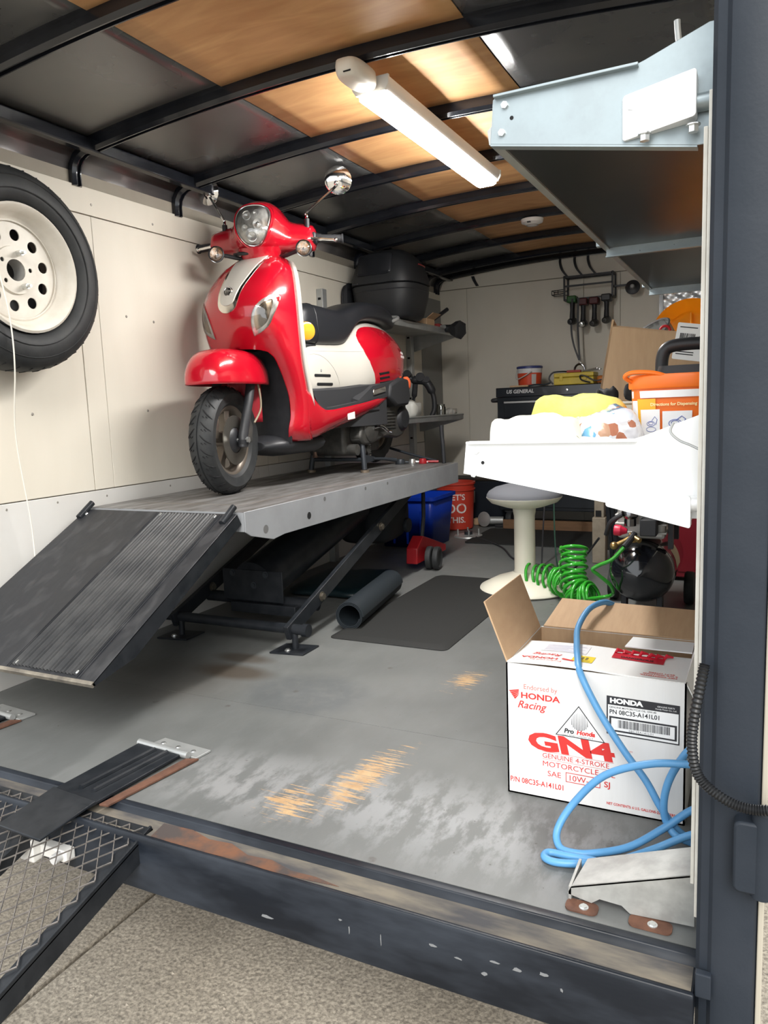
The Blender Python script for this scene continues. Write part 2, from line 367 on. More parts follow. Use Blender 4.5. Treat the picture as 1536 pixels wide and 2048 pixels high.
def rib(y, w2=.022):
    b = B(); lo = prof(0.); mid = prof(.012); hi = prof(.045); top = prof(.048)
    R = []
    for i in range(len(lo)):
        a, c, d, e = lo[i], mid[i], hi[i], top[i]
        R.append([(a.x,y-w2*.55,a.z),(a.x,y-w2*.35,a.z),(c.x,y-w2*.3,c.z),(c.x,y+w2*.3,c.z),(a.x,y+w2*.35,a.z),(a.x,y+w2*.55,a.z),(c.x,y+w2,c.z),(d.x,y+w2,d.z),(d.x,y+w2*1.7,d.z),(e.x,y+w2*1.7,e.z),(e.x,y-w2*1.7,e.z),(d.x,y-w2*1.7,d.z),(d.x,y-w2,d.z),(c.x,y-w2,c.z)])
    b.rings(R); return b.obj('roof_bow', black_st, ceil, smooth=30)
for y in ribs_y: rib(y)
rib(YB-.06, .034); rib(1.30, .034)
for xb in (XL+.105, XR-.107):
    b = B(); b.box(xb-.02, xb+.02, Y0, YB, zr(xb)-.004, zr(xb)+.044); b.obj('roof_rail', black_st, ceil, smooth=0, bev=.006)
ply = bpy.data.materials.new('lauan_plywood'); ply.use_nodes = True
def ply_mat(m):
    t = m.node_tree; N = t.nodes.new; L = t.links.new; b = t.nodes['Principled BSDF']; b.inputs['Roughness'].default_value = .62
    tc = N('ShaderNodeTexCoord'); mp = N('ShaderNodeMapping'); mp.inputs['Scale'].default_value = (1.2,5,1); mp.inputs['Rotation'].default_value = (0,0,.12); L(tc.outputs['Object'], mp.inputs[0])
    n = N('ShaderNodeTexNoise'); n.inputs['Scale'].default_value = 3.2; n.inputs['Detail'].default_value = 6; n.inputs['Distortion'].default_value = .8; L(mp.outputs[0], n.inputs[0])
    r = N('ShaderNodeValToRGB'); e = r.color_ramp.elements; e[0].position = .3; e[0].color = (.47,.24,.095,1); e[1].position = .72; e[1].color = (.64,.37,.165,1)
    L(n.outputs[0], r.inputs[0]); L(r.outputs[0], b.inputs['Base Color'])
ply_mat(ply)
edges = [1.30]+ribs_y+[YB-.06]
def sheet(name, x0, x1, ya, yb, off, m, sag=0.):
    b = B(); n = 10
    def f(u, v):
        x = x0+(x1-x0)*u; return (x, ya+(yb-ya)*v, zr(x)+off-sag*math.sin(PI*v)+.004*math.sin(9*x+ya*5)*math.sin(PI*v))
    b.grid(n, 8, f); return b.obj(name, m, ceil, smooth=60, solid=.003)
for a, c in zip(edges, edges[1:]):
    sheet('ceiling_panel', XL+.10, -1.655, a, c, .049, roof_blk)
    sheet('plywood_panel', -1.66, -.79, a, c, .047, ply)
    sheet('ceiling_panel', -.785, XR-.10, a, c, .049, roof_blk)
    q = prof(.036)[:6]
    b = B(); b.grid(5, 1, lambda u, v: (q[round(u*5)].x, a+(c-a)*v, q[round(u*5)].z)); b.obj('cove_panel', mat('cove_sheet', (.16,.155,.155), .33, metal=.6, col2=(.22,.2,.2), var=.6, scale=2, rvar=.08), ceil, smooth=70, solid=.002)
# ---- rear sill and fascia
def sweepx(b, prof_, x0, x1): b.prism(prof_, x1-x0, lambda u, v, w_: (x0+w_, u, v))
b = B(); sweepx(b, [(1.17,-.135),(1.17,-.008),(1.174,-.001),(1.181,-.001),(1.187,-.008),(1.198,-.013),(1.252,-.013),(1.259,-.007),(1.263,.002),(1.274,.003),(1.284,.001),(1.284,-.04),(1.20,-.06),(1.20,-.135)], XL-.06, -.07)
sill_m = mat('worn_black_sill', (.005,.007,.011), .40, col2=(.022,.027,.036), var=.95, scale=5, contrast=(.4,.66), rvar=.12, spec=.35, bump=.1, stretch=(.6,2,2))
sl = struct(b.obj('trim_1', sill_m, smooth=30, bev=.002), 'scuffed black steel rear sill of the trailer')
b = B(); b.box(XL-.06, -.075, 1.190, 1.257, -.0135, -.0118); 
dirt = mat('gutter_dirt', (.17,.148,.115), .9, col2=(.045,.045,.05), var=.95, scale=5, stretch=(1,4,1)); b.obj('gutter_dirt', dirt, sl, smooth=0)
b = B(); b.prism([(-1.245,1.250),(-1.235,1.195),(-1.10,1.192),(-1.0,1.197),(-.90,1.193),(-.80,1.199),(-.74,1.205),(-.80,1.214),(-.86,1.212),(-.92,1.228),(-.98,1.222),(-1.04,1.244),(-1.10,1.238),(-1.16,1.254)], .0012, lambda u, v, w_: (u, v, -.0122+w_)); b.obj('rusted_channel_stretch', mat('orange_rust', (.15,.066,.034), .85, col2=(.05,.042,.040), var=.95, scale=11, contrast=(.40,.6)), sl, smooth=0)
b = B(); b.box(XL-.06, -.07, 1.165, 1.1705, -.1345, -.118); 
# chips in the fascia paint
chip = mat('bare_paint_chip', (.16,.165,.17), .7)
for x, z, sx, sz in ((-.72,-.055,.008,.003),(-.70,-.07,.002,.014),(-.40,-.045,.014,.003),(-.36,-.047,.012,.005),(-.42,-.075,.008,.005),(-.31,-.04,.016,.004),(-.63,-.07,.0015,.02),(-.52,-.05,.012,.004),(-.47,-.06,.011,.003),(-.28,-.06,.004,.006),(-.9,-.1,.02,.004)):
    b = B(); pts = [(x+sx*random.uniform(.4,1)*math.cos(a*PI/4), z+sz*random.uniform(.4,1)*math.sin(a*PI/4)) for a in range(8)]
    b.prism(pts, -.0008, lambda u, v, w_: (u, 1.1702+w_, v)); b.obj('paint_chip', chip, sl, smooth=0)
# ---- rear post
b = B(); b.prism([(-.070,1.262),(-.070,1.216),(-.064,1.208),(-.052,1.204),(-.046,1.196),(-.036,1.192),(.007,1.192),(.015,1.196),(.018,1.205),(.018,1.262)], 2.9, lambda u, v, w_: (u, v, -.42+w_))
po = struct(b.obj('trim_2', post_m, smooth=30, bev=.002), 'dark blue-grey steel rear corner post')
b = B(); b.box(.0185, .027, 1.20, 1.262, -.42, 2.4); b.obj('cream_edge_strip', mat('tan_trim', (.36,.33,.27), .6), po, smooth=0, bev=.002)
b = B(); b.box(-.0755, -.0705, 1.24, 1.29, .09, 1.38); b.obj('inner_edge_strip', white_edge, po, smooth=0, bev=.001)
b = B(); b.box(-.069, -.045, 1.186, 1.20, -.012, .03); b.obj('weld_tab', post_m, po, smooth=0, bev=.002)
# hinge block on the post
b = B(); b.prism(rrect(-.018, .035, .20, .315, .01), .03, lambda u, v, w_: (u, 1.195-w_, v)); b.obj('hinge_block', post_m, po, bev=.004)
b = B(); b.cyl((.022,1.178,.195),(.022,1.178,.33),.016,n=16); b.obj('hinge_pin', post_m, po)
# ================================================================== the scooter (local: x across, y backwards from the front axle, z up from the deck)
sc = thing('scooter', 'red and ivory retro motor scooter parked on the grey lift', 'scooter', (-2.06, 2.60, .605))
def rotz_about(cx, cy_, a): return Matrix.Translation((cx, cy_, 0)) @ Matrix.Rotation(a, 4, 'Z') @ Matrix.Translation((-cx, -cy_, 0))
ST = rotz_about(0, .06, math.radians(9))       # fork and wheel, steered
HB = rotz_about(0, .36, math.radians(18))       # handlebar head
# ---- wheels
def wheel(parent, c, R, hw, mx, rimr, front):
    # tyre
    prof_ = []
    for i in range(15):
        a = -1.15+2.3*i/14; prof_.append((R-.062+.062*math.cos(a)**.8 if abs(a) < 1.5 else R-.062, hw*math.sin(a)/math.sin(1.15)))
    mid = 7
    tp = prof_[:mid] + [(R-.0005,-.004),(R-.006,-.002),(R-.006,.002),(R-.0005,.004)] + prof_[mid+1:]
    tp = [(rimr-.004, -hw*.55), (rimr+.012, -hw*.82)] + tp + [(rimr+.012, hw*.82), (rimr-.004, hw*.55)]
    b = B(); b.lathe(tp, c, (1,0,0), 56, mx=mx); ty = b.obj('tyre', rubber, parent, smooth=25)
    # tread grooves: curved cuts
    b = B(); n = 26
    for k in range(n):
        for sgn in (-1, 1):
            a0 = 2*PI*(k+.5*(sgn > 0))/n; pth = []
            for j in range(7):
                u = j/6; ax_ = sgn*hw*(.22+.70*u); ang = a0+.16*u*u-.02+.05*math.sin(PI*u)
                sa = math.asin(min(.999, abs(ax_)/hw*math.sin(1.15))); rr = R-.062+.062*math.cos(sa)**.8+.0006
                pth.append((c[0]+ax_, c[1]+rr*math.cos(ang), c[2]+rr*math.sin(ang)))
            b.tube(pth, [.0012,.0028,.0032,.0032,.0028,.0022,.001], 6, mx=mx)
            for u in (.12, .5):
                ax_ = sgn*hw*(.25+.6*u); ang = a0+.115
                sa = math.asin(min(.999, abs(ax_)/hw*math.sin(1.15))); rr = R-.062+.062*math.cos(sa)**.8+.0005
                b.tube([(c[0]+ax_, c[1]+rr*math.cos(ang), c[2]+rr*math.sin(ang)), (c[0]+ax_+sgn*.008, c[1]+rr*math.cos(ang+.035), c[2]+rr*math.sin(ang+.035))], [.0028,.001], 6, mx=mx)
    b.obj('tread_groove', rubber_d, ty, smooth=0, kind='stuff')
    # rim
    b = B(); b.lathe([(rimr-.004,-hw*.6),(rimr+.006,-hw*.62),(rimr+.006,-hw*.52),(rimr-.012,-hw*.45),(rimr-.022,-hw*.15),(rimr-.022,hw*.15),(rimr-.012,hw*.45),(rimr+.006,hw*.52),(rimr+.006,hw*.62),(rimr-.004,hw*.6),(rimr-.018,hw*.42),(rimr-.030,hw*.12),(rimr-.030,-hw*.12),(rimr-.018,-hw*.42)], c, (1,0,0), 48, mx=mx, closedprof=True)
    rm = b.obj('rim', rim_m, parent, smooth=40)
    b = B(); b.lathe([(.001,-.03),(.03,-.03),(.045,-.022),(.045,.022),(.034,.034),(.001,.034)], c, (1,0,0), 28, mx=mx); b.obj('hub', rim_m, rm)
    for k in range(5):
        a = 2*PI*k/5+.35; b = B(); cc = Vector(c); d = V(0, math.cos(a), math.sin(a)); e = V(0, -math.sin(a), math.cos(a))
        R_ = [[cc+d*r+e*w1*sy_+V(w0*sx_,0,0) for sx_, sy_ in ((-1,-1),(1,-1),(1,1),(-1,1))] for r, w1, w0 in ((.035,.020,.02),(rimr*.6,.016,.016),(rimr-.020,.022,.02))]
        b.rings(R_, mx=mx); b.obj('spoke', rim_m, rm, smooth=30, bev=.003)
    if front:
        b = B(); b.lathe([(.055,.046),(.105,.046),(.105,.050),(.055,.050)], c, (1,0,0), 40, mx=mx, closedprof=True); b.obj('brake_disc', mat('brake_disc_steel', (.25,.235,.21), .35, metal=.9), rm)
        b = B(); b.lathe([(.001,.06),(.03,.06),(.05,.052),(.056,.044),(.001,.044)], c, (1,0,0), 28, mx=mx); b.obj('disc_carrier', blk_pl, rm)
    return ty
b = B(); b.cyl((-.10,0,.23), (.105,0,.23), .009, mx=ST); axle = b.obj('front_axle', zinc_bolt, sc)
wheel(sc, (0,0,.23), .23, .056, ST, .148, True)
b = B(); b.cyl((.10,0,.23),(.114,0,.23),.013,n=6,mx=ST); b.obj('axle_nut', zinc_bolt, sc)
# ---- fork
for sx in (-1, 1):
    b = B(); b.tube([(sx*.085,-.004,.20),(sx*.085,.002,.245),(sx*.085,.075,.40),(sx*.08,.14,.55)], [.019,.021,.02,.02], 14, mx=ST)
    b.cyl((sx*.085-.0,0,.232),(sx*.085,.0,.2),.024,.02,mx=ST); b.obj('fork_leg', blk_pl, sc)
b = B(); b.prism([(.02,.20),(.075,.22),(.09,.285),(.06,.33),(.02,.30)], .03, lambda u, v, w_: (.062+w_, u, v), mx=ST); b.obj('brake_caliper', dark_eng, sc, bev=.006)
b = B(); b.tube(spline([(.10,.085,.30),(.112,.13,.36),(.105,.14,.44),(.09,.135,.52)]), .0045, 8, mx=ST); b.obj('brake_hose', mat('hose_brown', (.23,.19,.13), .5), sc)
# ---- front fender
def dome(b, cx, cy_, z0, hx, hyf, hyr, hz, lip, mx, n=40, m=12, pz=1.):
    R = [[(cx+hx*math.copysign(abs(math.cos(t))**.62, math.cos(t)), cy_+(hyr if math.sin(t) > 0 else hyf)*math.copysign(abs(math.sin(t))**.72, math.sin(t)), z0-lip) for t in [2*PI*j/n for j in range(n)]]]
    for i in range(m):
        a = PI/2*i/m; k = math.cos(a)**.55
        R.append([(cx+hx*k*math.copysign(abs(math.cos(t))**.62, math.cos(t)), cy_+(hyr if math.sin(t) > 0 else hyf)*k*math.copysign(abs(math.sin(t))**.72, math.sin(t)), z0+hz*math.sin(a)) for t in [2*PI*j/n for j in range(n)]])
    b.rings(R, True, False, mx=mx); k = len(b.v); top = (cx, cy_, z0+hz); b.v.append(tuple(mx @ Vector(top)))
    L0 = k-n
    for j in range(n): b.f.append((L0+j, L0+(j+1) % n, k)); b.m.append(b.cur)
b = B(); dome(b, 0, .055, .478, .124, .232, .262, .138, .014, ST)
fe = b.obj('front_fender', red_m, sc, smooth=50, solid=.004)
b = B(); b.grid(10, 8, lambda u, v: ST @ V((u-.5)*.16, .205-.05*math.cos(PI*(u-.5)), .30+.19*v)); b.obj('inner_fender', mat('inner_fender_red', (.30,.01,.02), .5), fe, smooth=60, solid=.004)  # inner fender in a darker red than the outer one
# ---- leg shield (front cowl)
cz = [(.205,.30),(.25,.255),(.33,.268),(.42,.258),(.50,.222),(.56,.185),(.60,.16),(.63,.14),(.70,.10),(.78,.082),(.86,.108),(.95,.19),(1.0,.245),(1.035,.30),(1.05,.335)]   # nose line s0(z)
ez = [(.205,.42),(.25,.385),(.35,.375),(.45,.345),(.55,.31),(.65,.292),(.75,.288),(.85,.297),(.93,.315),(.99,.345),(1.03,.37),(1.05,.375)]                            # outer edge s1(z)
wz = [(.205,.178),(.25,.196),(.35,.206),(.45,.212),(.55,.218),(.65,.222),(.75,.220),(.85,.210),(.92,.195),(.97,.174),(1.01,.142),(1.035,.11),(1.05,.07)]   # half width
az = [(.205,.12),(.24,.146),(.30,.156),(.40,.160),(.50,.158),(.56,.156),(.59,.150),(.604,.132),(.613,.10),(.618,.055),(.620,.0),(1.1,.0)]                                                                 # inner arch half width
def shield_pt(u, z, back=0.):
    w0, s0, s1 = smooth_tab(wz, z), smooth_tab(cz, z), smooth_tab(ez, z)
    k = abs(u); s = s0+(s1-s0)*(.25*k**1.6+.75*(1-max(0,1-k**7)**.5))
    return V(u*w0, s+back, z)
zs = [.205,.215]+[.23+.025*i for i in range(15)] + [.60,.604,.609,.613,.616,.618,.620,.634] + [.66+.025*i for i in range(15)] + [1.02,1.03,1.04,1.05]
zs = sorted(set(round(z,4) for z in zs))
b = B(); nu = 28; rows = []
for z in zs:
    w0 = smooth_tab(wz, z); a0 = max(0, lerp(az, z))/w0
    rows.append([(a0+(1-a0)*(i/(nu/2)), z) for i in range(nu//2+1)])
for sgn in (-1, 1):
    k0 = len(b.v); q = nu//2+1
    for row in rows: b.v += [tuple(shield_pt(sgn*u, z)) for u, z in row]
    for i in range(len(rows)-1):
        for j in range(q-1): b.f.append((k0+i*q+j, k0+(i+1)*q+j, k0+(i+1)*q+j+1, k0+i*q+j+1)); b.m.append(0)
    # rolled outer edge
    k1 = len(b.v)
    for row in rows:
        p = shield_pt(sgn*1., row[0][1]); b.v.append((p.x*.985, p.y+.022, p.z))
    for i in range(len(rows)-1): b.f.append((k0+i*q+q-1, k0+(i+1)*q+q-1, k1+i+1, k1+i)); b.m.append(0)
shield = b.obj('leg_shield', red_m, sc, smooth=60, solid=.004)
bm = bmesh.new(); bm.from_mesh(shield.data); SBVH = BVHTree.FromBMesh(bm); 
def on_shield(x, z, off=.002):
    h = SBVH.ray_cast(V(x, -1, z), V(0, 1, 0)); 
    if h[0] is None: return shield_pt(max(-1,min(1,x/smooth_tab(wz,z))), z) 
    return h[0]+V(0,-off,0)
# inner leg shield (ivory) behind
b = B()
zi = [.36+.03*i for i in range(22)]+[1.02]
for sgn in (0,):
    b.grid(16, len(zi)-1, lambda u, v: (lambda z: V((u*2-1)*smooth_tab(wz,z)*.985, smooth_tab(ez,z)+.018+.035*(1-(u*2-1)**2)**.5*.6+.012, z))(zi[round(v*(len(zi)-1))]))
b.obj('inner_leg_shield', cream_m, sc, smooth=60, solid=.02)
b = B(); R = [[(-w_,y,.25),(w_,y,.25),(w_,y,z),(w_*.9,y,z+.01),(-w_*.9,y,z+.01),(-w_,y,z)] for y, w_, z in ((.42,.15,.435),(.6,.142,.437),(.8,.150,.445),(.95,.185,.458),(1.2,.2,.475))]; b.rings(R); b.obj('floor_tunnel', blk_mt, sc, smooth=30)
# wheel-arch liner
zl = [.205+.03*i for i in range(13)]+[.59,.604,.609,.613,.616,.618,.620]; arch = [shield_pt(lerp(az,z)/smooth_tab(wz,z), z) for z in zl]; arch = [V(p.x,p.y+.004,p.z) for p in arch]; arch = arch+[V(-p.x,p.y,p.z) for p in reversed(arch[:-1])]
b = B(); b.grid(len(arch)-1, 4, lambda u, v: (lambda p: V(p.x, p.y+(.31-p.y)*v, p.z))(arch[round(u*(len(arch)-1))])); b.box(-.15,.15,.300,.306,.2,.632); b.obj('wheel_arch_liner', blk_pl, sc, smooth=60)
b = B(); R = [[(.15*math.cos(t)*k, y+0*t, .19+.055*math.sin(t)*k2) for t in [2*PI*j/16 for j in range(16)]] for y, k, k2 in ((.20,.5,.4),(.26,.9,.8),(.36,1.0,1.),(.6,1.0,1.))]
b.rings(R); b.obj('belly_pan', blk_pl, sc, smooth=60)
# ---- ivory insert with chrome surround and round badge, projected on the shield
def patch(name, outline, m, off, parent, thick=.003, rings_=5):
    """closed outline in (x, z) -> thin plate following the leg shield."""
    cx = sum(p[0] for p in outline)/len(outline); c_z = sum(p[1] for p in outline)/len(outline); n = len(outline); b = B()
    R = [[on_shield(cx+(x-cx)*k, c_z+(z-c_z)*k, off if k < 1 else -.001) for x, z in outline] for k in (1., .985, .8, .6, .4, .2, .02)]
    b.rings(R, True, False); b.f.append(tuple(range(6*n, 7*n))); b.m.append(0)
    return b.obj(name, m, parent, smooth=50)
def sym(h): return h + [(-x, z) for x, z in reversed(h) if abs(x) > 1e-6]
half = [(0,.768),(.022,.772),(.040,.786),(.050,.806),(.056,.84),(.066,.90),(.078,.96),(.088,1.01),(.092,1.035),(.06,1.042),(0,1.045)]
hs = [tuple(p) for p in spline([V(x,z,0) for x,z in half], 3)]; o1 = sym([(p[0],p[1]) for p in hs])
tr = patch('chrome_surround', o1, mat('bright_trim', (.75,.72,.66), .12, metal=1.), .0035, shield)
half = [(0,.800),(.018,.803),(.032,.815),(.039,.835),(.047,.88),(.058,.94),(.070,1.0),(.078,1.033),(.05,1.042),(0,1.046)]
hs = [tuple(p) for p in spline([V(x,z,0) for x,z in half], 3)]; o2 = sym([(p[0],p[1]) for p in hs])
ins = patch('ivory_insert', o2, cream_m, .0075, shield)
p = on_shield(.0, .862, .0075); nrm = V(0,-.95,.28)
b = B(); b.lathe([(.0001,.004),(.017,.004),(.02,.002),(.0215,-.002)], p, nrm, 28); bd = b.obj('badge', mat('badge_black', (.012,.012,.014), .2, coat=1), ins)
b = B(); b.lathe([(.0175,.0045),(.0195,.0055),(.0215,.003)], p, nrm, 28); b.obj('badge_ring', chrome, bd)
zaxis = nrm.normalized(); xaxis = V(1,0,0); yaxis = zaxis.cross(xaxis)
text('badge_lettering', 'SYM', .016, lambda u, v, w_: p+xaxis*u+yaxis*(v-.005)+zaxis*(w_+.0042), mat('badge_silver', (.6,.6,.6), .25, metal=.8), bd, align='CENTER')
# ---- indicator lamps set into the shield
lamp_clear = clear_glass('clear_lamp_lens', (.97,.97,.96), .04, .25)
refl = mat('lamp_reflector', (.96,.95,.93), .16, metal=.4, col2=(.42,.40,.37), var=.9, scale=30, bump=1., bscale=70, stretch=(1,1,.5))
for sgn in (-1, 1):
    half = [(.105,.668),(.150,.690),(.180,.722),(.198,.79),(.196,.842),(.165,.826),(.130,.785),(.110,.73)]
    if sgn > 0 or True:
        hs = [(p[0]*sgn, p[1]) for p in spline([V(x,z,0) for x,z in half]+[V(*half[0],0)], 4)[:-1]]
        il = patch('indicator_lamp', hs, refl, .002, shield)
        cx = sum(q[0] for q in hs)/len(hs); c_z = sum(q[1] for q in hs)/len(hs)
        patch('indicator_lens', hs, lamp_clear, .007, il)
        inner = [(cx+(x-cx)*.72, c_z+(z-c_z)*.74) for x, z in hs]
        patch('lamp_chamber', inner, mat('lamp_amber_tint', (.55,.42,.30), .25, metal=.6, col2=(.12,.10,.08), var=1., scale=22, stretch=(1,1,.12), contrast=(.42,.55)), .0035, il)
# amber side reflector
b = B(); b.lathe([(.0001,.010),(.03,.009),(.040,.004),(.042,-.004)], (.216,.375,.70), V(.8,-.45,0), 28); b.obj('side_reflector', mat('amber_reflector', (.75,.30,.02), .18, coat=1.), sc)
# ---- side skirts and floorboard
top_t = [(.36,.44),(.42,.420),(.455,.375),(.51,.345),(.58,.342),(.66,.348),(.90,.370),(1.05,.388),(1.17,.402),(1.30,.42)]
bot_t = [(.36,.218),(.42,.207),(.48,.208),(.58,.230),(.70,.252),(.82,.274),(1.0,.308),(1.12,.338),(1.24,.378),(1.30,.404)]
for sgn in (-1, 1):
    b = B()
    def f(u, v):
        s = .36+.94*u; a, c = smooth_tab(top_t, s), smooth_tab(bot_t, s); z = c+(a-c)*v
        t = .209-.040*(1-v)**2.4+.004*math.sin(PI*v)-.02*max(0,(s-1.1)/.2)
        if v < .001: t -= .02
        q_ = V(sgn*t, s, z); k_ = min(1., u/.12); k_ = k_*k_*(3-2*k_); e_ = shield_pt(sgn*1., min(max(z,.206),.44)); return e_.lerp(q_, k_)
    b.grid(30, 12, f); sk = b.obj('side_skirt', red_m, sc, smooth=60, solid=.005)
    b = B(); R = []
    for i in range(31):
        s = .42+.88*i/30; z = smooth_tab(top_t, s); R.append([(sgn*.209,s,z-.004),(sgn*.209,s,z+.012),(sgn*.185,s,z+.014),(sgn*.18,s,z-.006)])
    b.rings(R); b.obj('skirt_edge_rubber', blk_mt, sk, smooth=40)
    # charcoal rear footrest panel
    b = B(); R = []
    for i in range(13):
        s = .86+.50*i/12; z0 = smooth_tab(top_t, min(s,1.3))+.006; h = .055*min(1,i/4)+.012
        R.append([(sgn*.210,s,z0),(sgn*.206,s,z0+h),(sgn*.17,s,z0+h+.012),(sgn*.165,s,z0)])
    b.rings(R); b.obj('footrest_panel', blk_mt, sc, smooth=40)
    b = B(); b.box(.0,.006,0,.15,0,.030, Matrix.Translation((sgn*.210-(.006 if sgn < 0 else 0),1.02,.408)) @ Matrix.Rotation(math.radians(8),4,'X')); b.obj('chrome_footrest_strip', chrome, sc, bev=.004)
b = B(); b.grid(8, 10, lambda u, v: V((u-.5)*.39, .42+.75*v, .345+.03*(1-v)**6)); b.obj('floorboard', blk_mt, sc, smooth=60, solid=.02)
b = B(); b.box(0,.002,0,.075,0,.058, Matrix.Translation((.207,.735,.288)) @ Matrix.Rotation(math.radians(4),4,'X')); b.obj('white_sticker', mat('sticker_paper', (.78,.76,.70), .6), sc)
# ---- ivory under-seat body
body_t = [  # s, half width top, half width mid, z0, z1
 (.515,.060,.085,.405,.655),(.55,.095,.112,.405,.668),(.62,.108,.124,.405,.672),(.72,.115,.132,.405,.675),(.82,.122,.142,.405,.680),(.90,.126,.158,.405,.690),(.96,.130,.176,.405,.722),(1.02,.130,.192,.405,.770),(1.10,.128,.204,.41,.806),(1.20,.124,.209,.41,.822),(1.30,.116,.206,.42,.822),(1.40,.105,.196,.42,.812),(1.48,.09,.180,.45,.795),(1.55,.07,.15,.49,.765),(1.60,.05,.11,.53,.73),(1.63,.03,.05,.58,.69)]
def body_ring(s, wt, wm, z0, z1, n=28):
    R = []
    for j in range(n):
        a = 2*PI*j/n; c, d = math.cos(a), math.sin(a); z = (z0+z1)/2+(z1-z0)/2*math.copysign(abs(d)**.62, d)
        k = (z-z0)/(z1-z0); wdt = wm if k < .55 else wm+(wt-wm)*((k-.55)/.45)**1.3
        R.append(V(wdt*math.copysign(abs(c)**.42, c), s, z))
    return R
def fine(tab, k=4):
    out = []
    for i in range(len(tab)-1):
        for j in range(k): s = tab[i][0]+(tab[i+1][0]-tab[i][0])*j/k; out.append((s,)+tuple(smooth_tab([(r[0], r[c]) for r in tab], s) for c in range(1, len(tab[0]))))
    return out+[tab[-1]]
b = B(); b.rings([body_ring(*r) for r in fine(body_t, 3)]); body = b.obj('rear_body', cream_m, sc, smooth=60)
bm = bmesh.new(); bm.from_mesh(body.data); BBVH = BVHTree.FromBMesh(bm)
def on_body(s, z, sgn, off):
    h = BBVH.ray_cast(V(sgn*1, s, z), V(-sgn, 0, 0))
    return (h[0]+h[1]*off) if h[0] is not None else V(sgn*.02, s, z)
def bpatch(name, outline, m, off, parent, sgn):
    cx = sum(p[0] for p in outline)/len(outline); c_z = sum(p[1] for p in outline)/len(outline); n = len(outline); b = B()
    R = [[on_body(cx+(x-cx)*k, c_z+(z-c_z)*k, sgn, off if k < 1 else -.002) for x, z in outline] for k in (1., .985, .85, .7, .55, .4, .25, .12, .02)]
    b.rings(R, True, False); b.f.append(tuple(range(8*n, 9*n))); b.m.append(0)
    return b.obj(name, m, parent, smooth=50)
for sgn in (-1, 1):
    ol = [(p[0],p[1]) for p in spline([V(*q,0) for q in [(1.105,.43),(1.07,.52),(1.02,.60),(.995,.67),(1.01,.73),(1.08,.775),(1.20,.785),(1.34,.775),(1.46,.745),(1.55,.69),(1.585,.62),(1.575,.56),(1.50,.51),(1.36,.465),(1.22,.44),(1.105,.43)]], 3)[:-1]]
    rp = bpatch('red_side_panel', ol, red_m, .003, body, sgn)
    for k in range(3):
        z = .470+.024*k; sl_ = [(1.145-k*.012,z),(1.255-k*.012,z+.012),(1.25-k*.012,z+.023),(1.135-k*.012,z+.012)]
        bpatch('vent_slot', sl_, rubber_d, .0045, rp, sgn)
    for k in range(2):
        z = .462+.042*k; sl_ = rrect(.60-.02*k,.735-.02*k,z,z+.014,.006)
        bpatch('body_slot', sl_, rubber_d, .002, body, sgn)
    # access cover seam
    pth = [on_body(.56+.22*(1-math.cos(a)), .36+.26*math.sin(a), sgn, .0005) for a in [PI/2+PI/2*i/14 for i in range(15)]]
    pth = [on_body(.60+.215*math.cos(a), .36+.255*math.sin(a), sgn, .0005) for a in [PI*.62*(1-i/16) for i in range(17)]]
    b = B(); b.tube(pth, .0012, 6); b.obj('cover_seam', mat('seam_grey', (.42,.40,.36), .6), body)
    b = B(); b.tube([on_body(.56+(1.0-.56)*i/20, .628+.012*i/20, sgn, .0004) for i in range(21)], .001, 6); b.obj('body_seam', mat('seam_grey', (.42,.40,.36), .6), body)
    pp = on_body(.635,.535,sgn,.0); b = B(); b.lathe([(.0001,.002),(.006,.002),(.008,-.001)], pp, (sgn,-.2,0), 14); b.obj('lock_button', galv_in, body)
    for r_, (a0, a1) in enumerate(((1.445,1.525),(1.43,1.53))):
        for k in range(4):
            s = a0+(a1-a0)*k/4; z = .645-.022*r_
            b = B(); q0 = on_body(s, z, sgn, .004); q1 = on_body(s+.012, z+.014, sgn, .004); q2 = on_body(s+.016, z+.0, sgn, .004); b.tube([q0, q1, q2], .0017, 6); b.obj('chrome_script', mat('chrome_script', (.9,.9,.9), .2, metal=.6), rp)
# ---- seat
seat_t = [(.53,.07,.672,.80),(.55,.100,.660,.842),(.60,.112,.656,.862),(.68,.116,.656,.866),(.78,.122,.660,.862),(.86,.128,.664,.858),(.92,.132,.675,.860),(.965,.136,.715,.868),(1.01,.140,.762,.880),(1.08,.144,.800,.902),(1.18,.146,.816,.925),(1.30,.144,.818,.930),(1.42,.134,.812,.922),(1.50,.118,.806,.908),(1.56,.095,.80,.89),(1.585,.06,.81,.87)]
def seat_ring(s, wd, z0, z1, n=24):
    R = []
    for j in range(n):
        a = 2*PI*j/n; c, d = math.cos(a), math.sin(a); z = (z0+z1)/2+(z1-z0)/2*math.copysign(abs(d)**.55, d)
        k = (z-z0)/(z1-z0); R.append(V(wd*(1-.16*k)*math.copysign(abs(c)**.5, c), s, z))
    return R
b = B(); b.rings([seat_ring(*r) for r in fine(seat_t, 3)]); seat = b.obj('seat', vinyl, sc, smooth=60)
for s in (.655,):
    r = [q for q in fine(seat_t, 3)]; rr = min(r, key=lambda q: abs(q[0]-s)); R = seat_ring(*rr); c0 = V(0, rr[0], (rr[2]+rr[3])/2)
    b = B(); b.tube([c0+(p-c0)*1.008 for p in R], .0025, 6, loop=True); b.obj('seat_piping', vinyl, seat)
b = B(); b.box(-.09,.09,.56,.66,.640,.664); b.obj('seat_hinge', blk_pl, sc, bev=.006)
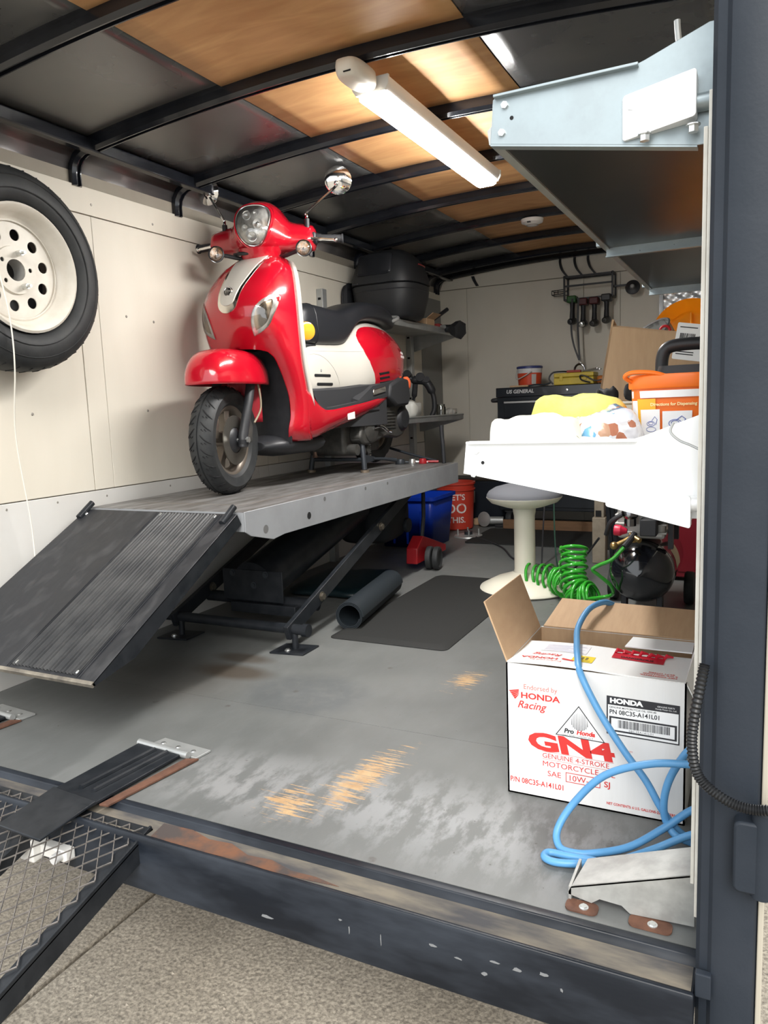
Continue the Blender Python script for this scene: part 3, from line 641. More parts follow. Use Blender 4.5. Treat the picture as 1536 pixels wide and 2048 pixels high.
# tail: grab rail and lamp
b = B(); b.tube(spline([(.10,1.50,.84),(.115,1.56,.86),(.09,1.60,.875),(0,1.615,.88),(-.09,1.60,.875),(-.115,1.56,.86),(-.10,1.50,.84)], 5), .011, 10); b.obj('grab_rail', galv_in, sc)
b = B(); b.ball((0,1.615,.64),(.07,.03,.05)); b.obj('tail_lamp', mat('red_lens', (.5,.02,.02), .15, coat=1), sc)
# ---- drive unit (CVT case, cooling cover, air box, rear wheel)
wheel(sc, (.0,1.38,.25), .228, .060, Matrix.Identity(4), .146, False)
b = B(); pl_ = [(p[0],p[1]) for p in spline([V(*q,0) for q in [(.93,.19),(.98,.285),(1.10,.315),(1.25,.34),(1.40,.375),(1.50,.34),(1.53,.27),(1.50,.20),(1.40,.165),(1.25,.18),(1.10,.155),(.98,.15),(.93,.19)]], 4)[:-1]]
b.prism(pl_, .075, lambda u, v, w_: (.095+w_, u, v)); b.obj('transmission_case', dark_eng, sc, bev=.012)
b = B(); b.lathe([(.0001,.022),(.055,.022),(.068,.012),(.072,0)], (.17,1.46,.275), (1,0,0), 28); b.obj('clutch_cover', blk_pl, sc)
b = B(); b.lathe([(.0001,.015),(.06,.015),(.078,.005),(.08,0)], (.17,1.06,.235), (1,0,0), 28); b.obj('fan_cover', dark_eng, sc)
b = B(); 
for k in range(6): b.box(.168,.176,1.24,1.36,.225+.018*k,.233+.018*k)
b.obj('case_fins', dark_eng, sc, smooth=0)
b = B(); pl_ = [(1.20,.40),(1.225,.47),(1.36,.51),(1.47,.50),(1.49,.40),(1.46,.35),(1.30,.345)]
b.prism(pl_, .07, lambda u, v, w_: (.15+w_, u, v)); b.obj('air_box', blk_mt, sc, bev=.015)
b = B(); b.box(-.12,.10,.88,1.30,.10,.27); b.obj('engine_block', dark_eng, sc, bev=.02)
for k, (y, z) in enumerate(((.93,.125),(1.0,.115),(1.06,.12))):
    b = B(); b.cyl((-.13,y,z),(.15,y,z),.03-.004*k,n=16); b.obj('engine_boss', dark_eng, sc)
b = B(); b.tube(spline([(.185,1.06,.235),(.195,1.13,.24),(.20,1.19,.215),(.215,1.215,.205)]), .009, 8); b.obj('kick_lever', chrome, sc)
b = B(); hel = [(.105+.011*math.cos(k*.9), 1.145+.011*math.sin(k*.9), .175-.10*k/60) for k in range(61)]; b.tube(hel, .0032, 6); b.obj('stand_spring', galv_in, sc)
b = B(); b.cyl((.15,1.52,.33),(.15,1.44,.60),.018,n=14); b.obj('rear_shock', steel_d, sc)
b = B(); hel = [(.15+.03*math.cos(k*.8), 1.51-.06*k/70+.03*math.sin(k*.8)*.9, .36+.22*k/70) for k in range(71)]; b.tube(hel, .005, 6); b.obj('shock_spring', blk_pl, sc)
b = B(); b.ball((.185,1.50,.475),(.03,.035,.045)); b.obj('rear_indicator', mat('orange_lens', (.8,.14,.05), .2, coat=1), sc)
b = B(); b.prism([(1.30,.42),(1.60,.36),(1.67,.20),(1.63,.18),(1.54,.31),(1.30,.38)], .16, lambda u, v, w_: (-.08+w_, u, v)); b.obj('rear_mudguard', blk_pl, sc, bev=.01)
b = B(); b.tube(spline([(-.10,1.0,.18),(-.16,1.2,.18),(-.17,1.35,.24)]), .02, 10); b.cyl((-.175,1.34,.24),(-.175,1.72,.34),.055,n=20); b.obj('muffler', galv_in, sc)
# ---- centre stand
for sgn in (-1, 1):
    b = B(); b.tube(spline([(sgn*.08,1.00,.182),(sgn*.115,.998,.182),(sgn*.142,.99,.160),(sgn*.158,.975,.09),(sgn*.168,.965,.0145)], 5), .0145, 12); lg = b.obj('centre_stand_leg', steel_d, sc)
    b = B(); b.cyl((sgn*.168,.968,.0),(sgn*.168,.968,.014),.024,n=14); b.obj('stand_foot', mat('worn_steel_foot', (.20,.16,.12), .5, metal=.6), lg)
b = B(); b.cyl((-.09,1.0,.182),(.09,1.0,.182),.0145); b.cyl((-.162,.972,.07),(.162,.972,.07),.010); b.obj('stand_crossbar', steel_d, sc)
b = B(); b.prism([(.97,.045),(.985,.095),(1.10,.075),(1.10,.055)], .006, lambda u, v, w_: (.158+w_, u, v)); b.tube([(.162,1.08,.066),(.19,1.17,.058),(.225,1.24,.045)], [.007,.009,.012], 10); b.obj('stand_lever', steel_d, sc)
b = B(); b.lathe([(.001,.03),(.008,.028),(.010,.012),(.016,0),(.001,.003)], (.05,.66,.105), (0,0,1), 16); b.obj('small_bell', mat('aged_brass', (.20,.13,.10), .4, metal=.8), sc)
# ---- headset cowl with headlamp
hs_t = [  # u, v0, v1, z0, z1
 (-.245,.015,.095,1.090,1.165),(-.235,.0,.115,1.070,1.180),(-.18,-.015,.135,1.066,1.192),(-.13,-.035,.15,1.062,1.205),(-.105,-.065,.165,1.062,1.235),(-.085,-.09,.175,1.055,1.262),(-.05,-.108,.185,1.046,1.285),(0,-.115,.19,1.042,1.293)]
hs_t = hs_t + [(-r[0],)+r[1:] for r in reversed(hs_t[:-1])]
def hs_ring(u, v0, v1, z0, z1, n=28):
    R = []
    for j in range(n):
        a = 2*PI*j/n; c, d = math.cos(a), math.sin(a)
        z = (z0+z1)/2+(z1-z0)/2*math.copysign(abs(d)**.8, d); k = (z-z0)/(z1-z0)
        v = (v0+v1)/2+(v1-v0)/2*math.copysign(abs(c)**.75, c)
        if c < 0: v += .035*max(0,(k-.35))     # top leans back
        R.append(V(u, v+.36, z))
    return R
b = B(); b.rings([hs_ring(*r) for r in fine(hs_t, 4)], mx=HB); cowl = b.obj('handlebar_cowl', red_m, sc, smooth=60)
b = B(); b.tube([(0,.37,1.0),(0,.365,1.03),(0,.36,1.08)], [.070,.082,.105], 24, mx=HB); b.obj('steering_neck', red_m, sc, smooth=60)
bm = bmesh.new(); bm.from_mesh(cowl.data); CBVH = BVHTree.FromBMesh(bm)
hd = (HB.to_3x3() @ V(0,1,0)); hu = (HB.to_3x3() @ V(1,0,0))
def on_cowl(u, z, off):
    o_ = HB @ V(u, -.4, z); h = CBVH.ray_cast(o_, hd)
    return (h[0] - hd*off) if h[0] is not None else (HB @ V(u, .36-.06, z)) - hd*off
def hl_outline(k, cz_=1.168):
    half = [(0,-.094),(.026,-.088),(.050,-.066),(.066,-.036),(.076,.0),(.078,.036),(.066,.066),(.038,.082),(0,.086)]
    hs = [(q[0],q[1]) for q in spline([V(x,z,0) for x,z in half], 4)]; return [(x*k, z*k+cz_) for x, z in sym(hs)]
def ring_patch(name, ko, ki, off_o, off_i, m, parent, lift=.012):
    A, C_ = hl_outline(ko), hl_outline(ki); b = B()
    R = [[on_cowl(x,z,-.003) for x,z in A], [on_cowl(x,z,off_o) for x,z in A], [on_cowl(x,z,off_o+lift*.5) for x,z in hl_outline((ko+ki)/2)], [on_cowl(x,z,off_i) for x,z in C_], [on_cowl(x,z,-.003) for x,z in C_]]
    b.rings(R, True, False); return b.obj(name, m, parent, smooth=50)
ring_patch('headlamp_hood', 1.16, 1.05, .012, .012, red_m, cowl, .01)
hb_ = ring_patch('headlamp_bezel', 1.05, .95, .010, .008, mat('silver_bezel', (.62,.62,.62), .22, metal=.9), cowl, .006)
def hl_fill(name, k, off, bul, m, parent, nn=7):
    A = hl_outline(k); b = B(); n = len(A); R = []
    for i in range(nn):
        q = 1-i/(nn-1)*.98; R.append([on_cowl(x*q, 1.168+(z-1.168)*q, off+bul*(1-q*q)) for x, z in A])
    b.rings(R, True, False); b.f.append(tuple(range((nn-1)*n, nn*n))); b.m.append(0); return b.obj(name, m, parent, smooth=60)
rf = hl_fill('headlamp_reflector', .96, .002, .0, refl, cowl)
hl_fill('headlamp_lens', .97, .009, .010, lamp_clear, cowl)
for (u, z, r) in ((-.022,1.205,.020),(.030,1.165,.024),(-.03,1.150,.016),(0.0,1.112,.022),(.02,1.215,.014)):
    b = B(); b.lathe([(r,.0065),(r*.93,.0068),(r*.6,.003),(.0001,.001)], on_cowl(u,z,.001), -hd, 20); b.obj('reflector_bowl', mat('reflector_silver', (.9,.89,.87), .22, metal=.55), rf)
b = B(); b.lathe([(.0001,.016),(.008,.014),(.011,0)], on_cowl(.03,1.165,.001), -hd, 16); b.obj('bulb_cap', chrome, rf)
HA = Matrix.Translation((.022,0,-.02)) @ HB
# bars, grips, levers, mirrors, front indicators
for sgn in (-1, 1):
    b = B(); b.cyl((sgn*.20,.425,1.145),(sgn*.25,.43,1.142),.020,mx=HA); b.cyl((sgn*.235,.43,1.143),(sgn*.345,.447,1.138),.0175,mx=HA); b.cyl((sgn*.343,.447,1.138),(sgn*.350,.448,1.138),.021,mx=HA); b.obj('grip', blk_mt, sc)
    b = B(); b.tube(spline([(sgn*.185,.385,1.135),(sgn*.22,.378,1.132),(sgn*.27,.380,1.128),(sgn*.325,.388,1.122)], 5), [.010]*5+[.008]*5+[.006]*5+[.006], 10, mx=HA); b.ball((sgn*.327,.388,1.122),.0095,mx=HA); b.obj('brake_lever', mat('polished_alloy', (.82,.81,.79), .16, metal=1.), sc)
    b = B(); b.box(min(sgn*.17,sgn*.235),max(sgn*.17,sgn*.235),.385,.44,1.115,1.165,mx=HA); b.obj('switch_block', blk_pl, sc, bev=.008)
    b = B(); b.cyl((sgn*.195,.40,1.165),(sgn*.195,.40,1.225),.012,mx=HA); b.obj('mirror_boot', blk_pl, sc)
    mu = .345 if sgn > 0 else .275; mc = V(sgn*mu,.405,1.385)
    b = B(); b.tube(spline([(sgn*.195,.40,1.22),(sgn*.195,.40,1.24),(sgn*.203,.40,1.258),(sgn*(mu-.018),.408,1.352),(sgn*(mu-.002),.412,1.372)], 5), .0062, 10, mx=HA); b.ball((sgn*(mu-.006),.398,1.368),.011,mx=HA); ms = b.obj('mirror_stem', chrome, sc)
    nr = V(.20,-.937,-.22) if sgn > 0 else V(-.30,-.93,-.15)
    b = B(); k_ = 1. if sgn > 0 else 2.2; b.lathe([(.0001,.009*k_),(.02,.008*k_),(.04,.005*k_),(.055,.001),(.061,-.004),(.060,-.010),(.0001,-.010)], mc+V(0,.012,0), nr, 36, mx=HA); b.obj('mirror', chrome, sc)
    sp_ = V(sgn*.202,.275,1.075)
    b = B(); b.tube(spline([(sgn*.075,.36,1.06),(sgn*.11,.33,1.058),(sgn*.165,.31,1.07),(sgn*.202,.30,1.075)], 4), .009, 10, mx=HA); b.obj('indicator_stalk', blk_pl, sc)
    b = B(); b.lathe([(.0001,.03),(.020,.025),(.033,.004),(.034,-.012)], sp_+V(0,.01,0), (0,1,0), 28, mx=HA); ib = b.obj('front_indicator', blk_pl, sc)
    b = B(); b.lathe([(.034,0),(.036,.004),(.036,.012),(.033,.012)], sp_+V(0,.024,0), (0,-1,0), 28, mx=HA); b.obj('indicator_ring', chrome, ib)
    b = B(); b.lathe([(.0001,.002),(.033,.008)], sp_+V(0,.022,0), (0,-1,0), 28, mx=HA); b.obj('indicator_reflector', mat('peach_reflector', (.80,.45,.25), .15, metal=.8, col2=(.9,.8,.7), var=1., scale=70, bump=.5), ib)
    b = B(); b.lathe([(.033,.010),(.026,.016),(.014,.019),(.0001,.020)], sp_+V(0,.022,0), (0,-1,0), 28, mx=HA); b.obj('indicator_glass', lamp_clear, ib)
# horn grille under the cowl
b = B(); b.tube(spline([(-.115,.335,1.058),(-.07,.29,1.052),(-.02,.28,1.05)],5), .008, 8, mx=HB); b.obj('cable_loop', blk_pl, sc)
# ================================================================== motorcycle lift
lf = thing('motorcycle_lift', 'long grey scissor lift table carrying the scooter, black ramp at its end', 'lift table', (-1.98, 3.1, 0))
LX0, LX1, LY0, LY1, LZ = -2.352, -1.606, 2.112, 4.21, .605
def O(b, name, m, parent=lf, **k): return b.obj(name, m, parent, world=True, **k)
b = B(); b.box(LX0, LX1, LY0, LY1, LZ-.004, LZ); deck = O(b, 'deck_plate', deck_m, bev=.001)
b = B(); b.box(LX0+.10, LX1-.13, LY0+.16, LY0+.162, LZ, LZ+.0006); b.box(LX1-.13, LX1-.128, LY0+.16, LY1-.3, LZ, LZ+.0006); O(b, 'deck_seam', seam_m, deck, smooth=0)
def skirt(x, name):
    b = B(); b.cur = 0
    o = [(LY0,LZ),(LY0,.533),(LY0+.03,.515),(LY0+.165,.480),(LY0+.24,.488),(LY1,.488),(LY1,LZ)]
    b.prism(o, .006, lambda u, v, w_: (x+w_, u, v)); return O(b, name, lift_m, bev=.0015)
sr = skirt(LX1-.003, 'side_skirt'); skirt(LX0-.003, 'side_skirt')
for y, z, r in ((2.232,.526,.014),(2.53,.532,.013),(2.656,.583,.008),(3.02,.585,.007),(3.25,.584,.006)):
    b = B(); b.lathe([(.0001,.0036),(r,.0036)], (LX1,y,z), (1,0,0), 20); b.lathe([(r,.0036),(r+.0015,.0036)], (LX1,y,z), (1,0,0), 20)
    O(b, 'skirt_hole', rubber_d if r > .0125 and y > 2.4 else mat('hole_grey', (.12,.12,.12), .7), sr, smooth=0)
b = B(); b.box(LX0, LX1, LY0-.003, LY0, .535, LZ-.002); O(b, 'front_apron', lift_m)
b = B(); b.box(LX0, LX1, LY1-.003, LY1, .49, LZ-.002); O(b, 'rear_apron', lift_m)
for x in (-2.2, -1.98, -1.76):
    b = B(); b.box(x-.02, x+.02, LY0+.15, LY1-.02, .555, LZ-.006); O(b, 'deck_stringer', lift_blk)
# ramp
ra = math.atan2(.605-.235, 2.085-1.40); RL = math.hypot(.605-.235, 2.085-1.40)
RM = Matrix.Translation((0, 2.085, .602)) @ Matrix.Rotation(ra, 4, 'X')      # local -y runs down the ramp
def rm(u, v, w_): return RM @ V(u, -v, w_)
b = B(); 
def rbox(b, x0, x1, v0, v1, w0, w1): b.add([rm(x0,v0,w0),rm(x1,v0,w0),rm(x1,v1,w0),rm(x0,v1,w0),rm(x0,v0,w1),rm(x1,v0,w1),rm(x1,v1,w1),rm(x0,v1,w1)], [(0,3,2,1),(4,5,6,7),(0,1,5,4),(1,2,6,5),(2,3,7,6),(3,0,4,7)])
rbox(b, -2.34, -1.615, 0, RL, -.006, 0); ramp = O(b, 'ramp_plate', ramp_m, bev=.002)
for x in (-2.34, -1.623):
    b = B(); b.prism([(0,-.001),(0,-.045),(RL*.80,-.060),(RL,-.012),(RL,-.001)], .008, lambda u, v, w_: rm(x+w_, u, v)); O(b, 'ramp_side_rail', lift_blk, ramp, bev=.001)
b = B(); b.grid(150, 1, lambda u, v: rm(-1.955+u*.265, .012+v*(RL-.03), (.002)+.0055*max(0., math.sin(u*18*2*PI))**.6)); rbox(b, -1.955, -1.69, .012, RL-.018, 0, .0018); O(b, 'ribbed_grip_strip', mat('grip_strip_rubber', (.020,.021,.023), .45, col2=(.06,.06,.06), var=.6, scale=8), ramp, smooth=50)
for x in (-1.972, -1.965, -1.685, -1.675):
    b = B(); b.tube([rm(x,.01,.001), rm(x,RL-.012,.001)], .002, 6); O(b, 'grip_strip_edge', ramp_m, ramp)
b = B(); rbox(b, -2.34, -1.615, RL-.008, RL+.004, -.013, .001); O(b, 'ramp_lip', mat('worn_bare_edge', (.30,.27,.22), .5, metal=.5, col2=(.10,.09,.08), var=.8, scale=18), ramp, bev=.001)
for x, v in ((-1.945,.02),(-1.70,.02),(-1.945,RL-.03),(-1.70,RL-.03),(-1.655,.03),(-2.315,.03)):
    b = B(); b.lathe([(.0001,.004),(.006,.003),(.008,0)], rm(x,v,.001), RM.to_3x3() @ V(0,0,1), 12); O(b, 'rivet', zinc_bolt, ramp)
for x in (-2.325, -1.64):
    b = B(); b.tube([rm(x,-.025,.012), rm(x,.06,.004)], [.012,.012], 12); O(b, 'hinge_knuckle', lift_blk)
# base, arms, cylinder
for x in (-1.655, -2.24):
    b = B(); b.add([(x-.06,2.36,0),(x+.085,2.38,0),(x+.085,2.50,0),(x-.06,2.48,0),(x-.06,2.36,.007),(x+.085,2.38,.007),(x+.085,2.50,.007),(x-.06,2.48,.007)], [(0,3,2,1),(4,5,6,7),(0,1,5,4),(1,2,6,5),(2,3,7,6),(3,0,4,7)])
    ft = O(b, 'base_foot', lift_blk, bev=.001)
    b = B(); b.cyl((x+.015,2.435,.007),(x+.015,2.435,.07),.013,n=14); O(b, 'foot_stud', lift_blk, ft)
    b = B(); hexbolt(b, (x+.0,2.40,.007), (0,0,1), .009, .007, .013); O(b, 'foot_bolt', zinc_bolt, ft)
    # lower arm rising to the back
    b = B(); d = V(0, 3.75-2.44, .55-.085); L_ = d.length; mxa = Matrix.Translation((x,2.43,.085)) @ Matrix.Rotation(math.atan2(d.z,d.y),4,'X')
    b.box(-.011,.011,-.03,L_,-.030,.030,mxa); O(b, 'scissor_arm', lift_blk, bev=.002)
    for yb_, zb_ in ((2.66,.165),(3.24,.372)):
        b = B(); hexbolt(b, (x+.012,yb_,zb_), (1,0,0), .015, .012, .021); O(b, 'pivot_bolt', mat('oily_bolt', (.18,.16,.13), .4, metal=.8), smooth=0)
b = B(); b.cyl((-2.32,2.437,.085),(-1.585,2.437,.085),.021,n=20); b.cyl((-1.60,2.437,.085),(-1.575,2.437,.085),.026,n=20); O(b, 'front_cross_tube', lift_blk)
b = B(); b.cyl((-2.25,2.66,.125),(-1.665,2.66,.125),.025,n=20); O(b, 'rocker_tube', lift_blk)
b = B(); b.box(-2.115,-1.80,2.60,2.606,.135,.272); pl_ = O(b, 'cylinder_mount_plate', lift_blk, bev=.002)
b = B(); b.box(-2.09,-1.75,2.61,2.66,.075,.12); O(b, 'lower_mount_bar', lift_blk, bev=.003)
b = B()
for x, z in ((-2.06,.255),(-1.885,.255),(-1.95,.205)): hexbolt(b, (x,2.60,z), (0,-1,0), .010, .008, .015)
O(b, 'plate_bolt', steel_d, pl_, smooth=0)
b = B(); b.tube([(-1.96,2.62,.205),(-1.97,3.55,.43)], .105, 32); O(b, 'lift_cylinder', lift_blk)
b = B(); b.box(-2.3,-1.66,3.70,3.75,.5,.56); O(b, 'top_cross_beam', lift_blk)
b = B(); b.tube([(-2.2,2.4,.5),(-1.70,2.5,.545)], .006, 8); O(b, 'safety_rod', lift_blk)
# ================================================================== rear ramp gate with mesh
ga = math.atan2(.115,.41); GM = Matrix.Translation((0,1.205,-.002)) @ Matrix.Rotation(ga,4,'X'); GL = 1.85
def gm_(x, v, w_): return GM @ V(x, -v, w_)
gt = thing('mesh_ramp_gate', 'lowered black steel ramp gate with expanded metal mesh', 'ramp gate', (-1.85,1.16,-.02))
GX0, GX1 = -2.36, -1.25
def gbox(b, x0, x1, v0, v1, w0, w1): b.add([gm_(x0,v0,w0),gm_(x1,v0,w0),gm_(x1,v1,w0),gm_(x0,v1,w0),gm_(x0,v0,w1),gm_(x1,v0,w1),gm_(x1,v1,w1),gm_(x0,v1,w1)], [(0,3,2,1),(4,5,6,7),(0,1,5,4),(1,2,6,5),(2,3,7,6),(3,0,4,7)])
for x0, x1 in ((GX1-.006,GX1), (GX0,GX0+.006)):
    b = B(); gbox(b, x0, x1, -.01, GL, -.055, 0); s_ = x0 > -2; gbox(b, (x0-.03 if s_ else x0), (x1 if s_ else x1+.03), -.01, GL, -.012, -.007); b.obj('side_rail', lift_blk, gt, world=True, bev=.001)
for v in (-.01, .60, 1.2, GL-.04):
    b = B(); gbox(b, GX0, GX1, v, v+.04, -.014, -.008); gbox(b, GX0, GX1, v, v+.005, -.05, -.01); b.obj('cross_rail', lift_blk, gt, world=True)
b = B(); gbox(b, -1.60, -1.555, -.02, GL, -.045, -.010); b.obj('centre_bar', lift_blk, gt, world=True)
b = B(); px_, pv = .042, .026
nx = int((GX1-GX0)/px_)
for k in range(int(GL/pv)):
    v = .012+k*pv
    pth = [gm_(GX0+px_*.5*i, v+(pv*.5 if (i+k) % 2 else -pv*.5)*.98, -.002+.0015*((i+k) % 2)) for i in range(2*nx+2) if GX0+px_*.5*i < GX1-.001]
    b.tube(pth, .0021, 4)
b.obj('expanded_metal_mesh', mat('mesh_steel', (.20,.18,.165), .5, metal=.4, col2=(.09,.085,.08), var=.8, scale=30), gt, world=True, smooth=0, kind='stuff')
# ---- hinge straps across the sill
def strap(dx, label):
    t = thing('hinge_strap', label, 'hinge', (-1.49+dx, 1.4, .0), group='ramp gate hinges')
    T = Matrix.Translation((dx,0,0))
    b = B(); pts = [(-1.585,1.525),(-1.418,1.512),(-1.440,1.20),(-1.595,1.21)]
    for (z0,z1) in ((.004,.012),): b.prism(pts, .008, lambda u, v, w_: (u,v,.008+w_), mx=T)
    p = b.obj('strap_plate', lift_blk, t, world=True, bev=.002)
    b = B(); b.prism([(-1.598,1.235),(-1.438,1.225),(-1.452,1.07),(-1.605,1.075)], .007, lambda u, v, w_: (u, v, (.012+(v-1.23)*.12)+w_), mx=T); b.obj('strap_tongue', lift_blk, t, world=True, bev=.002)
    for a in (-1.505, -1.46):
        b = B(); b.tube([(a,1.50,.017),(a-.025,1.26,.017)], .008, 8, mx=T); b.obj('pressed_rib', lift_blk, p, world=True)
    b = B(); b.prism([(-1.40,1.505),(-1.365,1.52),(-1.41,1.235),(-1.435,1.23)], .006, lambda u, v, w_: (u,v,.002+w_), mx=T); b.obj('rusty_edge_bar', rust_m, t, world=True, bev=.001)
    b = B(); b.prism([(-1.565,1.535),(-1.375,1.52),(-1.368,1.575),(-1.55,1.59)], .006, lambda u, v, w_: (u,v,.001+w_), mx=T); hl = b.obj('hinge_leaf', galv_in, t, world=True, bev=.001)
    b = B(); b.cyl((-1.59,1.527,.014),(-1.395,1.512,.014),.010,n=14,mx=T); b.obj('hinge_knuckle', galv_in, t, world=True)
    b = B()
    for q in range(3): b.lathe([(.0001,.003),(.006,.002),(.008,0)], (-1.53+.06*q+dx,1.56-.005*q,.007), (0,0,1), 12)
    b.obj('hinge_rivet', zinc_bolt, hl, world=True, kind='stuff')
strap(0, 'black steel strap hinge crossing the sill beside the scraped floor')
strap(-.72, 'strap hinge at the left edge of the photo, under the black ramp')
# ================================================================== spare wheel on the left wall
sw = thing('spare_wheel', 'black trailer tyre on a cream steel wheel mounted on the left wall', 'wheel', (-2.39, 1.815, 1.457))
XF = (1,0,0); c0 = (-2.39,1.815,1.457)
b = B(); tp = [(.225,.03),(.27,.012),(.31,.03),(.334,.055),(.338,.10),(.336,.135),(.325,.160),(.300,.180),(.262,.188),(.235,.183),(.215,.165),(.205,.15),(.205,.06),(.225,.03)]
b.lathe([(r*1.0,h) for r,h in tp], c0, XF, 64); ty = b.obj('tyre', rubber, sw, world=True, smooth=40)
for k in range(40):
    a = 2*PI*k/40; b = B(); cc = V(*c0); d = V(0,math.cos(a),math.sin(a)); e = V(0,-math.sin(a),math.cos(a))
    b.tube([cc+V(.155,0,0)+d*.3285+e*.004, cc+V(.12,0,0)+d*.3375, cc+V(.09,0,0)+d*.3385], .0022, 5); b.obj('tread_cut', rubber_d, ty, world=True)
for r in (.297,.255): 
    b = B(); b.lathe([(r,.1815 if r > .28 else .1885),(r-.002,.184 if r > .28 else .190),(r-.004,.182 if r > .28 else .1885)], c0, XF, 56); b.obj('sidewall_ring', rubber, ty, world=True)
whm = mat('cream_wheel_paint', (.66,.62,.55), .45, col2=(.5,.45,.37), var=.5, scale=10)
b = B(); b.lathe([(.206,.160),(.212,.175),(.204,.180),(.195,.174),(.185,.150),(.178,.128),(.168,.122),(.160,.128)], c0, XF, 56); b.obj('rim', whm, sw, world=True, smooth=50, solid=.003)
# disc with round holes
def holed_disc(r_in, r_out, holes, h, nseg=96):
    """flat annulus at axial height h with circular holes, as a triangulated bmesh."""
    bm = bmesh.new(); 
    def loopv(cx, cy_, r, n):
        vs = [bm.verts.new((h, cx+r*math.cos(2*PI*i/n), cy_+r*math.sin(2*PI*i/n))) for i in range(n)]
        return [bm.edges.new((vs[i], vs[(i+1) % n])) for i in range(n)]
    E = loopv(0,0,r_out,nseg)
    if r_in: E += loopv(0,0,r_in,32)
    for (cx, cy_, r) in holes: E += loopv(cx, cy_, r, 18)
    bmesh.ops.triangle_fill(bm, use_beauty=True, use_dissolve=False, edges=E)
    # drop faces that fill holes
    kill = []
    for f in bm.faces:
        c = f.calc_center_median()
        if any((c.y-cx)**2+(c.z-cy_)**2 < (r*.98)**2*.96 for cx, cy_, r in holes) or (r_in and c.y**2+c.z**2 < (r_in*.97)**2): kill.append(f)
    if kill: bmesh.ops.delete(bm, geom=kill, context='FACES')
    vs = [tuple(v.co) for v in bm.verts]; bm.verts.index_update(); fs = [tuple(v.index for v in f.verts) for f in bm.faces]; bm.free(); return vs, fs
hol = [(.118*math.cos(2*PI*k/10+.2), .118*math.sin(2*PI*k/10+.2), .019) for k in range(10)]
vs, fs = holed_disc(.075, .166, hol, .120)
b = B(); b.add([(c0[0]+v[0], c0[1]+v[1], c0[2]+v[2]) for v in vs], fs); b.obj('wheel_disc', whm, sw, world=True, smooth=0, solid=.004)
lug = [(.057*math.cos(2*PI*k/5+.1), .057*math.sin(2*PI*k/5+.1), .0075) for k in range(5)]
vs, fs = holed_disc(.036, .078, lug, .128)
b = B(); b.add([(c0[0]+v[0], c0[1]+v[1], c0[2]+v[2]) for v in vs], fs); b.lathe([(.078,.128),(.080,.119)], c0, XF, 40); b.obj('hub_face', whm, sw, world=True, smooth=0, solid=.004)
b = B(); b.lathe([(.036,.128),(.036,.07)], c0, XF, 32); b.obj('centre_bore', mat('bore_grey', (.33,.32,.30), .6), sw, world=True)
b = B(); b.lathe([(.0001,.012),(.2,.012)], c0, XF, 32); b.obj('mounting_plate', mat('dark_grey_plate', (.10,.10,.10), .7), sw, world=True)  # plain dark grey disc behind the wheel
for k in (1, 4):
    y, z = lug[k][0]+c0[1], lug[k][1]+c0[2]
    b = B(); b.cyl((c0[0]+.02,y,z),(c0[0]+.165,y,z),.005,n=10); b.cyl((c0[0]+.128,y,z),(c0[0]+.150,y,z),.0095,n=6); b.obj('stud_and_nut', zinc_bolt, sw, world=True, smooth=30)
b = B(); b.tube(spline([(-2.21,1.70,1.46),(-2.190,1.705,1.36),(-2.188,1.715,1.25),(-2.205,1.725,1.12),(-2.30,1.775,.90),(-2.34,1.83,.60),(-2.35,1.84,.45)], 6), .0024, 6)
tag(b.obj('hanging_string', mat('white_cord', (.70,.67,.60), .7)), 'thin white cord hanging down across the spare wheel', 'cord')
# ================================================================== ceiling light, sensor, smoke detector
ll = thing('led_strip_light', 'long lit white LED strip light hung under the plywood ceiling', 'light', (-1.15,2.9,2.0))
white_pl = mat('white_plastic', (.78,.77,.74), .4)
b = B(); b.prism([(-.062,1.998),(-.062,1.975),(-.052,1.957),(.052,1.957),(.062,1.975),(.062,1.998)], 1.17, lambda u, v, w_: (-1.15+u, 2.32+w_, v)); b.obj('housing', white_pl, ll, world=True, bev=.002)
b = B(); b.prism([(-.050,1.957),(-.047,1.941),(-.032,1.933),(.032,1.933),(.047,1.941),(.050,1.957)], 1.145, lambda u, v, w_: (-1.15+u, 2.333+w_, v)); b.obj('lit_diffuser', mat('led_diffuser', (.9,.9,.9), .4, emis=(1,.985,.955), estr=84.), ll, world=True)
for y in (2.316, 3.484):
    b = B(); b.prism([(-.066,2.0),(-.066,1.973),(-.054,1.953),(.054,1.953),(.066,1.973),(.066,2.0)], .012, lambda u, v, w_: (-1.15+u, y+w_, v)); b.obj('end_cap', white_pl, ll, world=True, bev=.002)
for y in (2.81, 3.385):
    b = B(); b.box(-1.19,-1.11,y-.012,y+.012,1.996,2.012); b.obj('mount_clip', galv_in, ll, world=True)
se = thing('motion_sensor', 'rounded cream motion sensor box beside the strip light on the ceiling bow', 'sensor', (-1.15,2.25,2.0))
b = B(); R = []
for k, zz in ((.80,2.006),(.97,2.0),(1.0,1.985),(.98,1.968),(.90,1.958),(.72,1.953)):
    R.append([(-1.155+.044*k*math.copysign(abs(math.cos(t))**.6,math.cos(t)), 2.235+.088*k*math.copysign(abs(math.sin(t))**.7,math.sin(t)), zz) for t in [2*PI*j/28 for j in range(28)]])
b.rings(R); sb = b.obj('casing', mat('aged_white_plastic', (.76,.71,.62), .4), se, world=True, smooth=60)
b = B(); b.box(-.012,.012,-.008,.008,-.002,.002, Matrix.Translation((-1.145,2.158,1.966)) @ Matrix.Rotation(.7,4,'X')); b.obj('sensor_eye', rubber_d, se, world=True)
sm = thing('smoke_detector', 'small round white smoke detector on the plywood ceiling', 'smoke detector', (-1.23,4.56,2.0))
